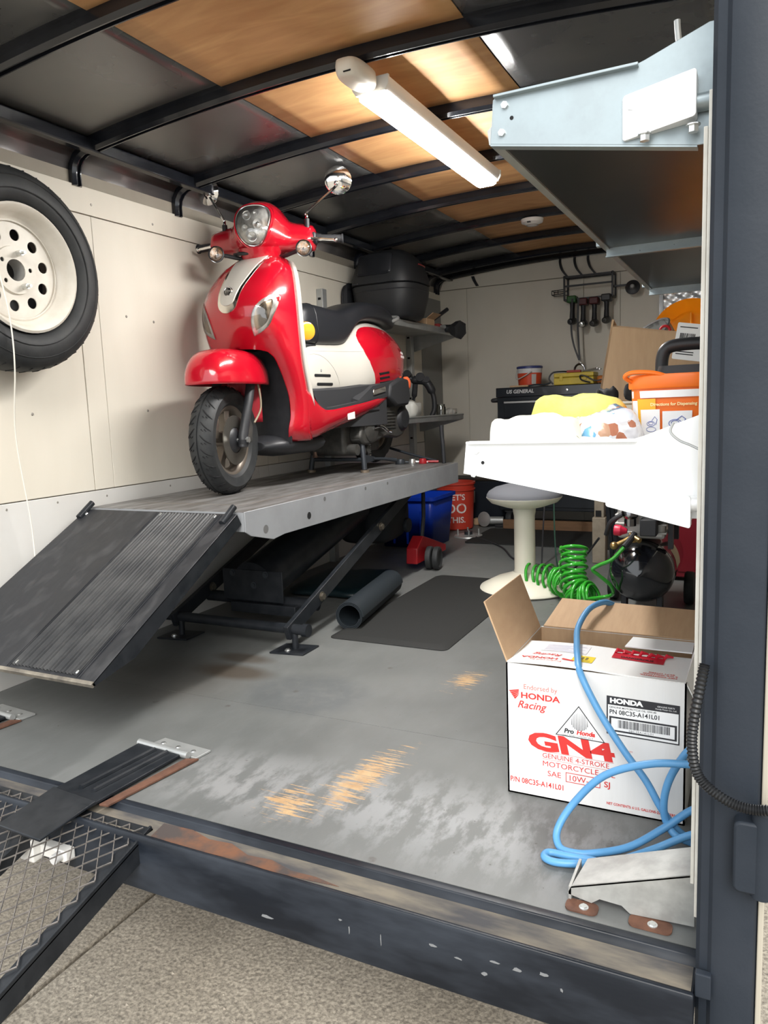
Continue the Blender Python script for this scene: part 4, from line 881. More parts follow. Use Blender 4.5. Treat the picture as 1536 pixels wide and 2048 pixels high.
b = B(); b.lathe([(.001,-.036),(.03,-.035),(.045,-.026),(.062,-.020),(.066,-.004),(.066,0)], (-1.23,4.56,2.012), (0,0,1), 32); b.obj('cover', white_pl, sm, world=True)
b = B(); b.lathe([(.028,-.0355),(.0325,-.037),(.037,-.033)], (-1.23,4.56,2.012), (0,0,1), 28); b.obj('vent_ring', mat('grey_vent', (.35,.34,.32), .5), sm, world=True)
b = B(); b.box(-1.245,-1.225,4.50,4.512,1.985,1.993); b.obj('test_button', blk_pl, sm, world=True)
# ================================================================== right-hand shelving
def bracket_outline(x0, x1, zt, zb0, zb1, rise=.04):
    return [(x0,zt-.004),(x0+.006,zt),(-.20,zt),(-.18,zt+.006),(-.085,zt+rise),(x1,zt+rise),(x1,zb1),(-.10,zb1),(x0-.006,zb0)]
def end_bracket(par, y, x0, zt, zb0, zb1, rise, mt):
    ol = bracket_outline(x0, -.004, zt, zb0, zb1, rise)
    b = B(); b.prism(ol, .003, lambda u, v, w_: (u, y+w_, v)); e = b.obj('end_bracket', mt, par, world=True, bev=.0008)
    b = B(); L_ = math.hypot(x0+.10, zb0-zb1); 
    b.add([(x0-.006,y,zb0),(-.10,y,zb1),(-.10,y+.022,zb1),(x0-.006,y+.022,zb0),(x0-.006,y,zb0-.003),(-.10,y,zb1-.003),(-.10,y+.022,zb1-.003),(x0-.006,y+.022,zb0-.003)], [(0,3,2,1),(4,5,6,7),(0,1,5,4),(1,2,6,5),(2,3,7,6),(3,0,4,7)]); b.obj('bottom_flange', mt, e, world=True)
    b = B(); b.box(x0+.004,-.19,y-.012,y+.014,zt-.004,zt+.001); b.obj('top_flange', mt, e, world=True, bev=.001)
    b = B(); hexbolt(b, (x0+.022,y,zt-.017), (0,-1,0), .0065, .005); b.obj('bolt', zinc_bolt, e, world=True, smooth=0)
    b = B(); hexbolt(b, (x0+.016,y,zt-.062), (0,-1,0), .0065, .005); b.obj('bolt', zinc_bolt, e, world=True, smooth=0)
    b = B(); b.lathe([(.0001,.0006),(.0035,.0006)], (x0+.034,y,zt-.040), (0,-1,0), 12); b.obj('bolt_hole', rubber_d, e, world=True)
    return e
shiny = mat('lit_galvanised_steel', (.88,.89,.89), .42, metal=.25, col2=(.8,.81,.82), var=.5, scale=10)  # paler copy of the galvanised steel; the bright light is put into its colour
usf = thing('galvanised_shelf', 'upper galvanised steel shelf high on the right, underside dark', 'shelf', (-.2,2.4,1.42))
e1 = end_bracket(usf, 1.37, -.438, 1.485, 1.408, 1.345, .04, galv)
b = B(); b.prism(rrect(-.215,-.10,1.375,1.445,.005), .030, lambda u, v, w_: (u, 1.370-w_*(.15+.85*min(1,max(0,(u+.215)/.04))), v+.1*(u+.16))); sp_ = b.obj('support_plate', shiny, usf, world=True, bev=.001)
b = B(); hexbolt(b, (-.200,1.366,1.422), (0,-1,0), .008, .006, .012); b.obj('bolt', zinc_bolt, sp_, world=True, smooth=0)
for x in (-.178, -.105):
    b = B(); hexbolt(b, (x,1.352,1.372), (0,0,-1), .008, .012, .011); b.obj('bolt', zinc_bolt, sp_, world=True, smooth=0)
b = B(); b.cyl((-.11,1.36,1.405),(-.02,1.36,1.405),.014,n=14); b.obj('pivot_tube', galv, usf, world=True)
und = mat('shelf_steel_darkened', (.045,.045,.046), .34, metal=.85, col2=(.075,.075,.073), var=.6, scale=3)  # galvanised pans; the dark reflection underneath is painted into this colour
for ya, yb in ((1.373,2.50),(2.502,3.53)):
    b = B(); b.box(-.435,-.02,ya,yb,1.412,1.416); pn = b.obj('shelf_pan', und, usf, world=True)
    b = B(); b.prism([(-.447,1.408),(-.430,1.408),(-.430,1.413),(-.438,1.418),(-.438,1.434),(-.443,1.438),(-.450,1.432)], yb-ya, lambda u, v, w_: (u, ya+w_, v)); b.obj('front_lip', galv_in, pn, world=True, smooth=30)
for y in (2.50, 3.53):
    b = B(); b.box(-.470,-.01,y-.012,y+.012,1.418,1.432); ar = b.obj('shelf_arm', galv, usf, world=True, bev=.002)
    b = B(); b.box(-.440,-.01,y-.002,y+.002,1.385,1.42); b.box(-.440,-.01,y-.016,y+.002,1.383,1.387); b.obj('arm_web', galv, ar, world=True)
    b = B(); hexbolt(b, (-.135,y-.008,1.384), (0,0,-1), .010, .010, .014); b.obj('bolt', zinc_bolt, ar, world=True, smooth=0)
b = B(); b.tube(spline([(-.150,1.55,1.615),(-.149,1.55,1.60),(-.146,1.55,1.575),(-.140,1.55,1.55),(-.128,1.55,1.535),(-.05,1.55,1.53)], 4), .0055, 10)
tag(b.obj('steel_hook_rod', galv_in), 'bent steel rod hook standing up behind the upper shelf bracket', 'hook')
lsf = thing('galvanised_shelf', 'lower galvanised steel shelf on the right, brightly lit end bracket, loaded with supplies', 'shelf', (-.25,2.4,.83))
shiny = mat('lit_galvanised_steel', (.88,.89,.89), .42, metal=.25, col2=(.8,.81,.82), var=.5, scale=10)
e2 = end_bracket(lsf, 1.385, -.510, .876, .818, .738, .042, shiny)
b = B(); b.prism(rrect(-.245,-.10,.752,.806,.004), .026, lambda u, v, w_: (u, 1.385-w_*min(1,max(0,(u+.245)/.06)), v-.22*(u+.17)-.012)); sp_ = b.obj('support_plate', shiny, lsf, world=True, bev=.001)
b = B(); b.lathe([(.0001,.0008),(.0045,.0008)], (-.222,1.384,.793), (0,-1,0), 12); b.obj('bolt_hole', rubber_d, sp_, world=True)
b = B(); b.cyl((-.11,1.375,.765),(-.02,1.375,.765),.014,n=14); b.obj('pivot_tube', shiny, lsf, world=True)
b = B(); b.tube(spline([(-.128,1.35,.905),(-.132,1.345,.890),(-.118,1.34,.876),(-.10,1.335,.868),(-.08,1.33,.858)], 5), .0022, 8); b.obj('spring_clip', galv_in, lsf, world=True)
for ya, yb in ((1.388,2.50),(2.502,3.53)):
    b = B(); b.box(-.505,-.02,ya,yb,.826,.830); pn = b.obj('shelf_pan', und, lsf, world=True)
    b = B(); b.prism([(-.512,.822),(-.498,.822),(-.498,.828),(-.504,.832),(-.504,.848),(-.512,.848)], yb-ya, lambda u, v, w_: (u, ya+w_, v)); b.obj('front_lip', galv_in, pn, world=True, smooth=30)
for y in (2.50, 3.53):
    b = B(); b.box(-.50,-.01,y-.012,y+.012,.78,.822); b.obj('shelf_arm', galv_in, lsf, world=True, bev=.002)
# floor foot of the shelving frame
ffm = mat('weathered_galvanised', (.42,.42,.40), .5, metal=.35, col2=(.30,.30,.285), var=.9, scale=22, bump=.1)
ff = thing('shelf_frame_foot', 'grey galvanised foot bracket with rusty bolted tabs at the sill', 'bracket', (-.2,1.33,0))
b = B(); b.prism([(-.305,.014),(-.298,.030),(-.084,.108),(-.080,.108),(-.080,.010),(-.19,.004),(-.205,.016),(-.245,.018),(-.26,.006)], .003, lambda u, v, w_: (u,1.328+w_,v)); fp = b.obj('face_plate', ffm, ff, world=True)
b = B(); b.add([(-.298,1.328,.030),(-.084,1.328,.108),(-.084,1.425,.108),(-.286,1.425,.033),(-.298,1.328,.027),(-.084,1.328,.105),(-.084,1.425,.105),(-.286,1.425,.030)], [(0,3,2,1),(4,5,6,7),(0,1,5,4),(1,2,6,5),(2,3,7,6),(3,0,4,7)]); b.obj('top_plate', ffm, ff, world=True)
b = B(); b.box(-.303,-.298,1.328,1.425,.002,.029); b.obj('side_plate', ffm, ff, world=True)
for x0, x1 in ((-.305,-.245),(-.19,-.115)):
    b = B(); b.prism(rrect(x0,x1,1.297,1.332,.012), .003, lambda u, v, w_: (u,v,.001+w_)); tb = b.obj('rusty_tab', rust_m, ff, world=True)
    b = B(); hexbolt(b, ((x0+x1)/2+.004,1.312,.004), (0,0,1), .0065, .005, .009); b.obj('bolt', zinc_bolt, tb, world=True, smooth=0)
b = B(); b.box(-.086,-.080,1.30,1.335,.11,1.35); b.obj('upright', white_edge, ff, world=True, bev=.001)
# ================================================================== motor-oil carton
bx = thing('oil_carton', 'large white carton of motorcycle oil standing open on the floor', 'carton', (-.328,1.84,0))
BX0,BX1,BY0,BY1,BH,TH = -.530,-.125,1.68,2.0,.330,.004
b = B()
b.box(BX0,BX1,BY0,BY0+TH,0,BH); b.box(BX0,BX1,BY1-TH,BY1,0,BH); b.box(BX0,BX0+TH,BY0,BY1,0,BH); b.box(BX1-TH,BX1,BY0,BY1,0,BH); b.box(BX0,BX1,BY0,BY1,0,TH)
b.obj('carton_body', card_w, bx, world=True, smooth=0)
b = B(); b.box(BX0+TH+.0005,BX1-TH-.0005,BY1-TH-.001,BY1-TH-.0003,.01,BH-.001); b.box(BX0+TH,BX0+TH+.0006,BY0+TH,BY1-TH,.01,BH-.001); b.obj('brown_lining', card, bx, world=True, smooth=0)
# front flap folded in, sagging a little
fa = .10
def ffl(u, v, w_): return (BX0+.002+u*(BX1-BX0-.004), BY0+.002+v*.205, BH+.001-.012*math.sin(v*PI/2)+w_*.004+.004*math.sin(u*5))
b = B(); n = 8; vs = [ffl(i/n, j/6, w_) for w_ in (0,1) for i in range(n+1) for j in range(7)]; q = (n+1)*7
fs = [(i*7+j,(i+1)*7+j,(i+1)*7+j+1,i*7+j+1) for i in range(n) for j in range(6)]+[(q+i*7+j,q+i*7+j+1,q+(i+1)*7+j+1,q+(i+1)*7+j) for i in range(n) for j in range(6)]
b.add(vs, fs+[(i*7,q+i*7,q+(i+1)*7,(i+1)*7) for i in range(n)]+[(i*7+6,(i+1)*7+6,q+(i+1)*7+6,q+i*7+6) for i in range(n)]); flap = b.obj('front_flap', card_w, bx, world=True, smooth=40)
def flap_plate(name, pts, n_off, m):
    b = B(); d = Vector(n_off); P = [Vector(p) for p in pts]; b.add([tuple(p) for p in P]+[tuple(p+d) for p in P], [(3,2,1,0),(4,5,6,7)]+[(i,(i+1)%4,4+(i+1)%4,4+i) for i in range(4)]); return b.obj(name, m, bx, world=True, smooth=0, bev=.001)
flap_plate('left_flap', [(BX0,BY0+.003,BH),(BX0,BY1-.01,BH),(BX0-.055,BY1-.01,BH+.145),(BX0-.055,BY0+.003,BH+.145)], (.004,0,.0015), card)
flap_plate('back_flap', [(BX0+.01,BY1-.004,BH),(BX1,BY1-.004,BH),(BX1,BY1+.125,BH+.042),(BX0+.03,BY1+.135,BH+.045)], (0,.0,.004), card)
flap_plate('right_flap', [(BX1,BY0+.003,BH),(BX1,BY1-.01,BH),(BX1+.03,BY1-.01,BH+.10),(BX1+.03,BY0+.003,BH-.06)][::-1], (-.003,0,0), card_w)
b = B(); b.add([(BX1-.16,BY0+.20,BH+.006),(BX1-.004,BY0+.20,BH+.006),(BX1-.004,BY0+.27,BH+.010),(BX1-.15,BY0+.27,BH+.010),(BX1-.16,BY0+.20,BH+.003),(BX1-.004,BY0+.20,BH+.003),(BX1-.004,BY0+.27,BH+.007),(BX1-.15,BY0+.27,BH+.007)], [(3,2,1,0),(4,5,6,7),(0,1,5,4),(1,2,6,5),(2,3,7,6),(3,0,4,7)]); b.obj('torn_flap_layer', mat('pale_grey_card', (.72,.72,.72), .7), bx, world=True, smooth=0)
# --- printing on the front face: (u, v) = metres from the lower left front corner
ink_r = mat('red_print', (.62,.035,.03), .6); ink_p = mat('pale_red_print', (.60,.16,.13), .6); ink_k = mat('black_print', (.03,.03,.035), .6); ink_w = mat('white_print', (.88,.88,.88), .6)
def F(u, v, w_): return (BX0+u, BY0-w_, v)
def T(name, s, u, v, size, m, bold=0., shear=0., width=1., par=bx, al='LEFT', lay=.0006, sp=1.): return text(name, s, size, lambda a, c, w_: F(u+a, v+c, lay), m, par, bold, shear, width, al, world=True, spacing=sp)
def plate(name, poly, m, lay, fn=F, par=bx):
    b = B(); b.prism(poly, .0003, lambda u, v, w_: fn(u, v, lay+w_)); return b.obj(name, m, par, world=True, smooth=0)
T('endorsed_print', 'Endorsed by', .042, .270, .0175, ink_p, width=.92)
T('racing_name_print', 'HONDA', .035, .247, .0205, ink_r, bold=.0006, width=1.22)
T('script_print', 'Racing', .026, .222, .026, ink_r, bold=.0003, shear=.35, width=1.0)
for k in range(5):
    plate('wing_feather', [(.006+.003*k,.262-.0042*k),(.032,.268-.003*k),(.030,.265-.003*k),(.010+.003*k,.259-.0042*k)], ink_r, .0006)
tri = [(.118,.168),(.233,.165),(.173,.246)]
plate('triangle_border', tri, ink_k, .0004)
plate('triangle_field', [(.122,.1700),(.229,.1675),(.173,.2425)], ink_w, .0008)
for k in range(11):
    u = .156+.0036*k; h = .024*math.sqrt(max(.02,1-((k-5)/5.4)**2)); plate('globe_bar', [(u,.205-h*.8),(u+.0020,.205-h*.8),(u+.0012,.205+h),(u+.0006,.205+h)], mat('grey_print', (.12,.12,.13), .6), .0012)
T('pro_print', 'Pro', .1385, .1765, .0155, ink_k, bold=.0007, shear=.2, lay=.0014); T('pro_name_print', 'Honda', .1675, .1765, .0155, ink_r, bold=.0007, shear=.2, lay=.0014)
T('chemicals_print', 'OILS AND CHEMICALS', .133, .1695, .0058, ink_k, lay=.0014, width=1.25)
# GN4 logotype, built from heavy slanted shapes
T('logotype_print', 'GN4', .056, .124, .058, ink_r, bold=.0026, shear=-.12, width=1.72, sp=.98)
T('tm_print', 'TM', .285, .152, .006, ink_p)
T('genuine_print', 'GENUINE 4-STROKE', .086, .105, .0170, ink_r, width=1.02)
T('motorcycle_oil_print', 'MOTORCYCLE OIL', .086, .084, .0185, ink_r, width=1.08)
for v in (.1205, .1015): plate('rule_line', [(.086,v),(.252,v-.001),(.252,v-.0004),(.086,v+.0006)], ink_p, .0006)
T('sae_print', 'SAE', .098, .060, .0195, ink_r, width=1.05)
for poly in ([(.142,.0535),(.222,.0530),(.222,.0545),(.142,.0550)], [(.142,.0760),(.222,.0755),(.222,.0770),(.142,.0775)], [(.142,.0535),(.1435,.0535),(.1435,.0775),(.142,.0775)], [(.2205,.0535),(.222,.0535),(.222,.0770),(.2205,.0770)]): plate('grade_frame', poly, ink_r, .0006)
T('grade_print', '10W-40', .147, .058, .0200, ink_r, width=1.03); T('class_print', 'SJ', .230, .058, .0195, ink_r, width=1.1, bold=.0003)
T('part_number_print', 'P/N 08C35-A141L01', .006, .030, .0190, ink_r, width=.82, bold=.0003)
T('contents_print', 'NET CONTENTS: 6 U.S. GALLONS-22.71 LITERS', .236, .017, .0088, ink_r, bold=.0002, width=.82)
# black-and-white part label
plate('label_black', [(.236,.190),(.392,.187),(.392,.278),(.236,.281)], ink_k, .0004)
plate('label_upper_field', [(.239,.2385),(.3895,.2365),(.3895,.2585),(.239,.2605)], ink_w, .0008)
plate('label_field', [(.239,.193),(.3895,.190),(.3895,.2365),(.239,.2385)], ink_w, .0008)
plate('barcode_frame', [(.242,.198),(.3865,.1955),(.3865,.2315),(.242,.2335)], ink_k, .0012)
plate('barcode_field', [(.2465,.202),(.382,.1995),(.382,.2275),(.2465,.2295)], ink_w, .0016)
T('label_name_print', 'HONDA', .243, .2655, .0155, ink_w, bold=.0009, width=1.22, lay=.0010)
T('label_small_print', 'GENUINE PARTS', .345, .2685, .0052, ink_w, width=.95, lay=.0010); T('label_small_print', 'Honda Motor Co., Ltd.', .341, .2630, .0050, ink_w, width=.95, lay=.0010)
T('label_kind_print', 'GENUINE MOTORCYCLE OIL 10W-40', .242, .2530, .0062, ink_k, bold=.0001, width=.98, lay=.0012)
T('label_number_print', 'PN 08C35-A141L01', .242, .2395, .0145, ink_k, bold=.0003, width=.92, lay=.0012)
rnd = random.Random(3); u = .262
while u < .372:
    wd = rnd.choice((.0008,.0012,.0018)); plate('barcode_bar', [(u,.208),(u+wd,.208),(u+wd,.2265),(u,.2265)], ink_k, .0020); u += wd+rnd.choice((.0008,.0013,.0016))
T('barcode_number_print', '08C35A141L01', .285, .2015, .0068, ink_k, lay=.0020, width=1.1, sp=1.15)
# --- printing on the folded flap (upside down)
def FT(u, v, w_):   # u from left, v from the front fold backwards
    p = ffl(u/(BX1-BX0), v/.205, 1); return (p[0], p[1], p[2]+w_)
def TT(name, s, u, v, size, m, bold=0., shear=0., width=1.): return text(name, s, size, lambda a, c, w_: FT(u-a, v-c, .0012), m, flap, bold, shear, width, world=True)
TT('flap_print', 'Endorsed by', .125, .036, .0175, ink_p, width=.9); TT('flap_name_print', 'HONDA', .112, .058, .021, ink_r, .0006, width=1.15); TT('flap_script_print', 'Racing', .115, .094, .027, ink_r, .0003, .35)
for k in range(4): plate('flap_feather', [(.120,.052+.003*k),(.150,.044+.002*k),(.148,.047+.002*k),(.122,.054+.003*k)], ink_r, .0010, FT, flap)
TT('flap_contents_print', 'NET CONTENTS:', .385, .026, .0105, ink_r, .0003); TT('flap_contents_print', '6 U.S. GALLONS', .385, .040, .0105, ink_r, .0003); TT('flap_contents_print', '22.71 LITERS', .378, .054, .0105, ink_r, .0003)
def sheet_on_flap(name, u0, u1, v0, v1, m, lay, par=flap):
    b = B(); b.grid(6, 6, lambda a, c: FT(u0+(u1-u0)*a, v0+(v1-v0)*c, lay)); return b.obj(name, m, par, world=True, smooth=60)
yl = sheet_on_flap('yellow_label', .142, .192, .050, .105, mat('yellow_label', (.80,.60,.03), .5), .0010)
for k in range(3): sheet_on_flap('label_mark', .152+.010*k, .158+.010*k, .070, .092, mat('label_mark_ink', (.2,.15,.03), .6), .0014, yl)
for k in range(3): sheet_on_flap('label_line', .15, .186, .056+.004*k, .057+.004*k, mat('label_mark_ink', (.2,.15,.03), .6), .0014, yl)
dl = sheet_on_flap('delivery_label', .05, .165, .120, .190, mat('label_paper', (.78,.77,.80), .5), .0010)
for k in range(7): sheet_on_flap('label_line', .058, .157-.02*(k % 3), .126+.008*k, .128+.008*k, mat('faint_blue_ink', (.45,.45,.58), .6), .0014, dl)
rt_ = sheet_on_flap('red_tape_patch', .225, .345, .125, .172, mat('red_tape', (.50,.012,.03), .4, bump=.4, bscale=60), .0014)
text('tape_print', 'DANGEROUS', .018, lambda a, c, w_: FT(.245+a*.7, .135+c, .0022), mat('dark_tape_ink', (.05,.005,.01), .6), flap, .0006, world=True)
for k in range(7):
    b = B(); u0 = .228+.019*k; pts = [FT(u0, .168, .002), FT(u0+.008*random.uniform(.2,1), .176, .005+.004*random.random()), FT(u0+.020, .180, .003+.003*random.random())]
    b.tube([Vector(q) for q in pts], [.003,.0055,.002], 6); b.obj('torn_fringe', mat('red_tape', (0,0,0)), rt_, world=True)
# ================================================================== blue air hose lying on and around the carton
hm = mat('blue_air_hose', (.10,.30,.56), .42, col2=(.08,.24,.46), var=.5, scale=12)
hose = [(-.35,2.14,.365),(-.375,2.10,.385),(-.405,2.04,.378),(-.415,1.95,.352),(-.395,1.84,.344),(-.372,1.74,.343),(-.350,1.672,.325),(-.302,1.645,.25),(-.245,1.628,.175),(-.200,1.615,.125),(-.168,1.605,.075),(-.135,1.60,.035),(-.10,1.61,.012),(-.04,1.63,.010)]
b = B(); b.tube(spline(hose, 7), .0080, 12); tag(b.obj('blue_air_hose', hm), 'blue rubber air hose running over the open white carton to the floor', 'hose')
hose2 = [(-.02,1.57,.215),(-.10,1.555,.208),(-.184,1.55,.196),(-.275,1.548,.154),(-.338,1.535,.084),(-.366,1.505,.034),(-.356,1.478,.0115),(-.325,1.470,.0095),(-.285,1.485,.0095),(-.22,1.53,.014),(-.155,1.58,.045),(-.10,1.605,.085),(-.03,1.615,.11)]
b = B(); b.tube(spline(hose2, 7), .0080, 12); tag(b.obj('blue_air_hose', hm), 'big open loop of blue hose standing before the carton front', 'hose')
hose3 = [(-.03,1.60,.24),(-.10,1.60,.225),(-.130,1.595,.19),(-.152,1.592,.14),(-.160,1.59,.09),(-.153,1.59,.05),(-.125,1.575,.030),(-.05,1.56,.03)]
b = B(); b.tube(spline(hose3, 7), .0080, 12); tag(b.obj('blue_air_hose', hm), 'short blue hose bend dropping along the right edge of the carton', 'hose')
hose4 = [(-.03,1.56,.075),(-.10,1.555,.055),(-.17,1.525,.024),(-.235,1.478,.010),(-.300,1.440,.0095),(-.350,1.424,.0095),(-.376,1.432,.0095),(-.372,1.452,.0095),(-.335,1.455,.0095),(-.28,1.458,.0095),(-.20,1.44,.0095)]
b = B(); b.tube(spline(hose4, 7), .0080, 12); tag(b.obj('blue_air_hose', hm), 'blue hose doubled back flat on the floor beside the foot bracket', 'hose')
b = B(); b.tube([(-.175,1.475,.008),(-.162,1.455,.007),(-.150,1.44,.006)], .005, 8); tag(b.obj('orange_cable', mat('orange_cord', (.75,.18,.06), .5)), 'short orange cord end peeping out behind the foot bracket', 'cord')
COND = [(-.064,1.19,.545),(-.069,1.175,.513),(-.076,1.165,.465),(-.078,1.163,.425),(-.071,1.160,.386),(-.053,1.158,.364),(-.024,1.156,.348),(.003,1.156,.343),(.03,1.158,.346),(.07,1.16,.36)]
# corrugated conduit by the post
pth = spline(COND, 14)
rr = [.0066 if (i % 2) else .0084 for i in range(len(pth))]
b = B(); b.tube(pth, rr, 16); tag(b.obj('corrugated_conduit', mat('conduit_black', (.008,.0085,.0095), .38)), 'black corrugated cable conduit looping around the rear post', 'conduit')
# ================================================================== goods on the lower shelf
ZS = .830
# cardboard box with shipping label
cb = thing('cardboard_box', 'tan cardboard box with a barcode label on the lower shelf', 'box', (-.36,2.25,ZS))
TB = Matrix.Translation((-.402,2.10,ZS+.050)) @ Matrix.Rotation(math.radians(7),4,'Z') @ Matrix.Rotation(math.radians(9.5),4,'Y')
b = B(); b.box(0,.30,0,.005,-.04,.262,TB); b.box(0,.30,.245,.25,0,.27,TB); b.box(0,.005,0,.25,0,.28,TB); b.box(.295,.30,0,.25,0,.27,TB); b.box(0,.30,0,.25,0,.005,TB); b.obj('box_shell', card, cb, world=True, smooth=0)
b = B(); b.box(.005,.295,.01,.20,.262,.266,TB); b.obj('inner_flap', card, cb, world=True, smooth=0)
def FB(u, v, w_): return TB @ V(u, -w_, v)
lb = plate('shipping_label', rrect(.165,.29,.195,.288,.004), ink_w, .0006, FB, cb)
for a, c, v0, v1 in ((.175,.212,.225,.262),(.222,.272,.232,.258)):
    u = a
    while u < c: wd = rnd.choice((.001,.0016,.0024)); plate('barcode_bar', [(u,v0),(u+wd,v0),(u+wd,v1),(u,v1)], ink_k, .0012, FB, lb); u += wd+rnd.choice((.001,.0016))
for v in (.208,.214,.276): plate('label_line', [(.172,v),(.215,v),(.215,v+.0025),(.172,v+.0025)], ink_k, .0012, FB, lb)
# orange and white hand-cleaner tub
tb = thing('hand_cleaner_tub', 'orange tub with white instruction panels and orange lid on the lower shelf', 'tub', (-.155,1.66,ZS))
ora = mat('orange_plastic', (.86,.17,.015), .35); 
b = B(); b.rings([[(-.155+x*k, 1.66+y*k, z) for x, y in [(.082*math.copysign(abs(math.cos(t))**.5,math.cos(t)), .072*math.copysign(abs(math.sin(t))**.5,math.sin(t))) for t in [2*PI*j/36 for j in range(36)]]] for z, k in ((ZS,.90),(ZS+.006,.93),(ZS+.135,1.0))]); tubo = b.obj('tub_body', ora, tb, world=True, smooth=50)
b = B(); b.rings([[(-.155+x*k, 1.66+y*k, z) for x, y in [(.082*math.copysign(abs(math.cos(t))**.5,math.cos(t)), .072*math.copysign(abs(math.sin(t))**.5,math.sin(t))) for t in [2*PI*j/36 for j in range(36)]]] for z, k in ((ZS+.135,1.05),(ZS+.138,1.07),(ZS+.158,1.07),(ZS+.163,1.03))]); b.obj('lid', ora, tb, world=True, smooth=50)
b = B(); b.tube(spline([(-.232,1.60,ZS+.150),(-.243,1.585,ZS+.160),(-.228,1.58,ZS+.168),(-.19,1.585,ZS+.166),(-.165,1.59,ZS+.158)], 5), .0045, 8); b.obj('carry_handle', ora, tb, world=True)
def FTb(u, v, w_):   # front face of the tub
    k = .90+.10*max(0,min(1,(v-.006)/.13)); x = u*k; y = .072*k*(max(0,1-abs(u/.082)**4))**.25; return (-.155+x, 1.66-y-w_-.0035, ZS+v)
def tplate(name, u0, u1, v0, v1, m, lay, par=tubo):
    b = B(); b.grid(6, 4, lambda a, c: FTb(u0+(u1-u0)*a, v0+(v1-v0)*c, lay)); return b.obj(name, m, par, world=True, smooth=60)
tplate('white_band', -.078, .078, .117, .131, ink_w, .0008); tplate('white_edge_panel', -.078, -.066, .010, .112, ink_w, .0008)
tplate('yellow_field', -.066, -.03, .004, .115, mat('yellow_orange_print', (.85,.45,.03), .4), .0007)
tplate('instruction_panel', -.060, -.022, .006, .094, ink_w, .0012); tplate('instruction_panel', -.017, .040, .004, .090, ink_w, .0012)
blue_ink = mat('blue_line_ink', (.10,.15,.48), .6)
for cx, s_ in ((-.040,.8), (.008,1.25)):
    for rx, ry, dv in ((.010,.006,.066),(.006,.0035,.067),(.012,.006,.055)):
        b = B(); b.tube([FTb(cx+rx*s_*math.cos(t), dv+ry*s_*math.sin(t), .002) for t in [2*PI*j/18 for j in range(18)]], .0005*s_, 4, loop=True); b.obj('pump_drawing', blue_ink, tubo, world=True)
    b = B(); b.tube([FTb(cx+.002,.072,.002),FTb(cx+.010*s_,.080,.002),FTb(cx+.016*s_,.074,.002),FTb(cx+.012*s_,.064,.002)], .0007*s_, 4); b.obj('pump_drawing', blue_ink, tubo, world=True)
for k in range(3): tplate('instruction_line', -.056, -.028, .008+.004*k, .0095+.004*k, blue_ink, .0016)
text('tub_heading_print', 'Directions for Dispensing', .0085, lambda a, c, w_: FTb(-.040+a, .101+c, .0014), mat('cream_yellow_print', (.95,.85,.45), .5), tubo, .0002, world=True)
# black jug with moulded handle behind the tub
jg = thing('black_jug', 'black plastic jug with a moulded handle behind the orange tub', 'jug', (-.16,1.83,ZS))
b = B(); b.rings([[( -.130+.080*k*math.copysign(abs(math.cos(t))**.5,math.cos(t)), 1.83+.065*k*math.copysign(abs(math.sin(t))**.5,math.sin(t)), z) for t in [2*PI*j/32 for j in range(32)]] for z, k in ((ZS,.95),(ZS+.01,1),(ZS+.165,1),(ZS+.185,.93))]); b.obj('jug_body', blk_pl, jg, world=True, smooth=50)
b = B(); b.tube(spline([(-.200,1.83,ZS+.17),(-.199,1.83,ZS+.205),(-.188,1.83,ZS+.226),(-.155,1.83,ZS+.232),(-.10,1.83,ZS+.230),(-.08,1.83,ZS+.215),(-.08,1.83,ZS+.17)], 6), [.014]*37, 16); b.obj('handle', blk_pl, jg, world=True)
# folded towels, bags, gloves
def soft_slab(name, label, cat, loc, sx, sy, sz, rz, m, seed, lumps=.010, tilt=0., grp=None, pw=.35):
    r_ = random.Random(seed); ph = [r_.uniform(0,6) for _ in range(6)]; b = B(); n, k = 24, 10
    mx = Matrix.Translation(loc) @ Matrix.Rotation(rz,4,'Z') @ Matrix.Rotation(tilt,4,'Y'); R = []
    for i in range(n+1):
        u = -1+2*i/n; e = (1-abs(u)**6)**.4 if abs(u) < 1 else .0; ring = []
        for j in range(20):
            t = 2*PI*j/20; c, s_ = math.cos(t), math.sin(t); y = sy/2*math.copysign(abs(c)**pw,c)*(.45+.55*e); z = sz/2*math.copysign(abs(s_)**.6,s_)*max(.12,e)
            d = lumps*(math.sin(4*u+ph[0]+3*c)+.6*math.sin(9*u+ph[1]+5*c)+.5*math.sin(7*c+ph[2]))
            ring.append((u*sx/2, y+d*.6, max(0.0, z+sz/2+d*.7*(s_ > -.2))))
        R.append(ring)
    b.rings(R, mx=mx); return tag(b.obj(name, m, smooth=70), label, cat, grp)
towel_w = mat('white_towelling', (.88,.88,.86), .9, bump=.5, bscale=300); towel_y = mat('yellow_microfibre', (.78,.78,.14), .95, col2=(.86,.86,.35), var=.6, scale=9, bump=.6, bscale=350)
soft_slab('folded_towel', 'thick folded white towel with a yellow-tinted fold at the shelf corner', 'towel', (-.395,1.47,ZS), .17, .12, .092, .05, mat('ivory_towelling', (.88,.86,.70), .9, col2=(.9,.89,.84), var=.8, scale=7, bump=.6, bscale=260), 1, .005, pw=.22)
soft_slab('microfibre_cloth', 'crumpled bright yellow microfibre cloth on the lower shelf', 'cloth', (-.37,1.72,ZS), .21, .16, .128, .25, towel_y, 2, .008, .08, pw=.25)
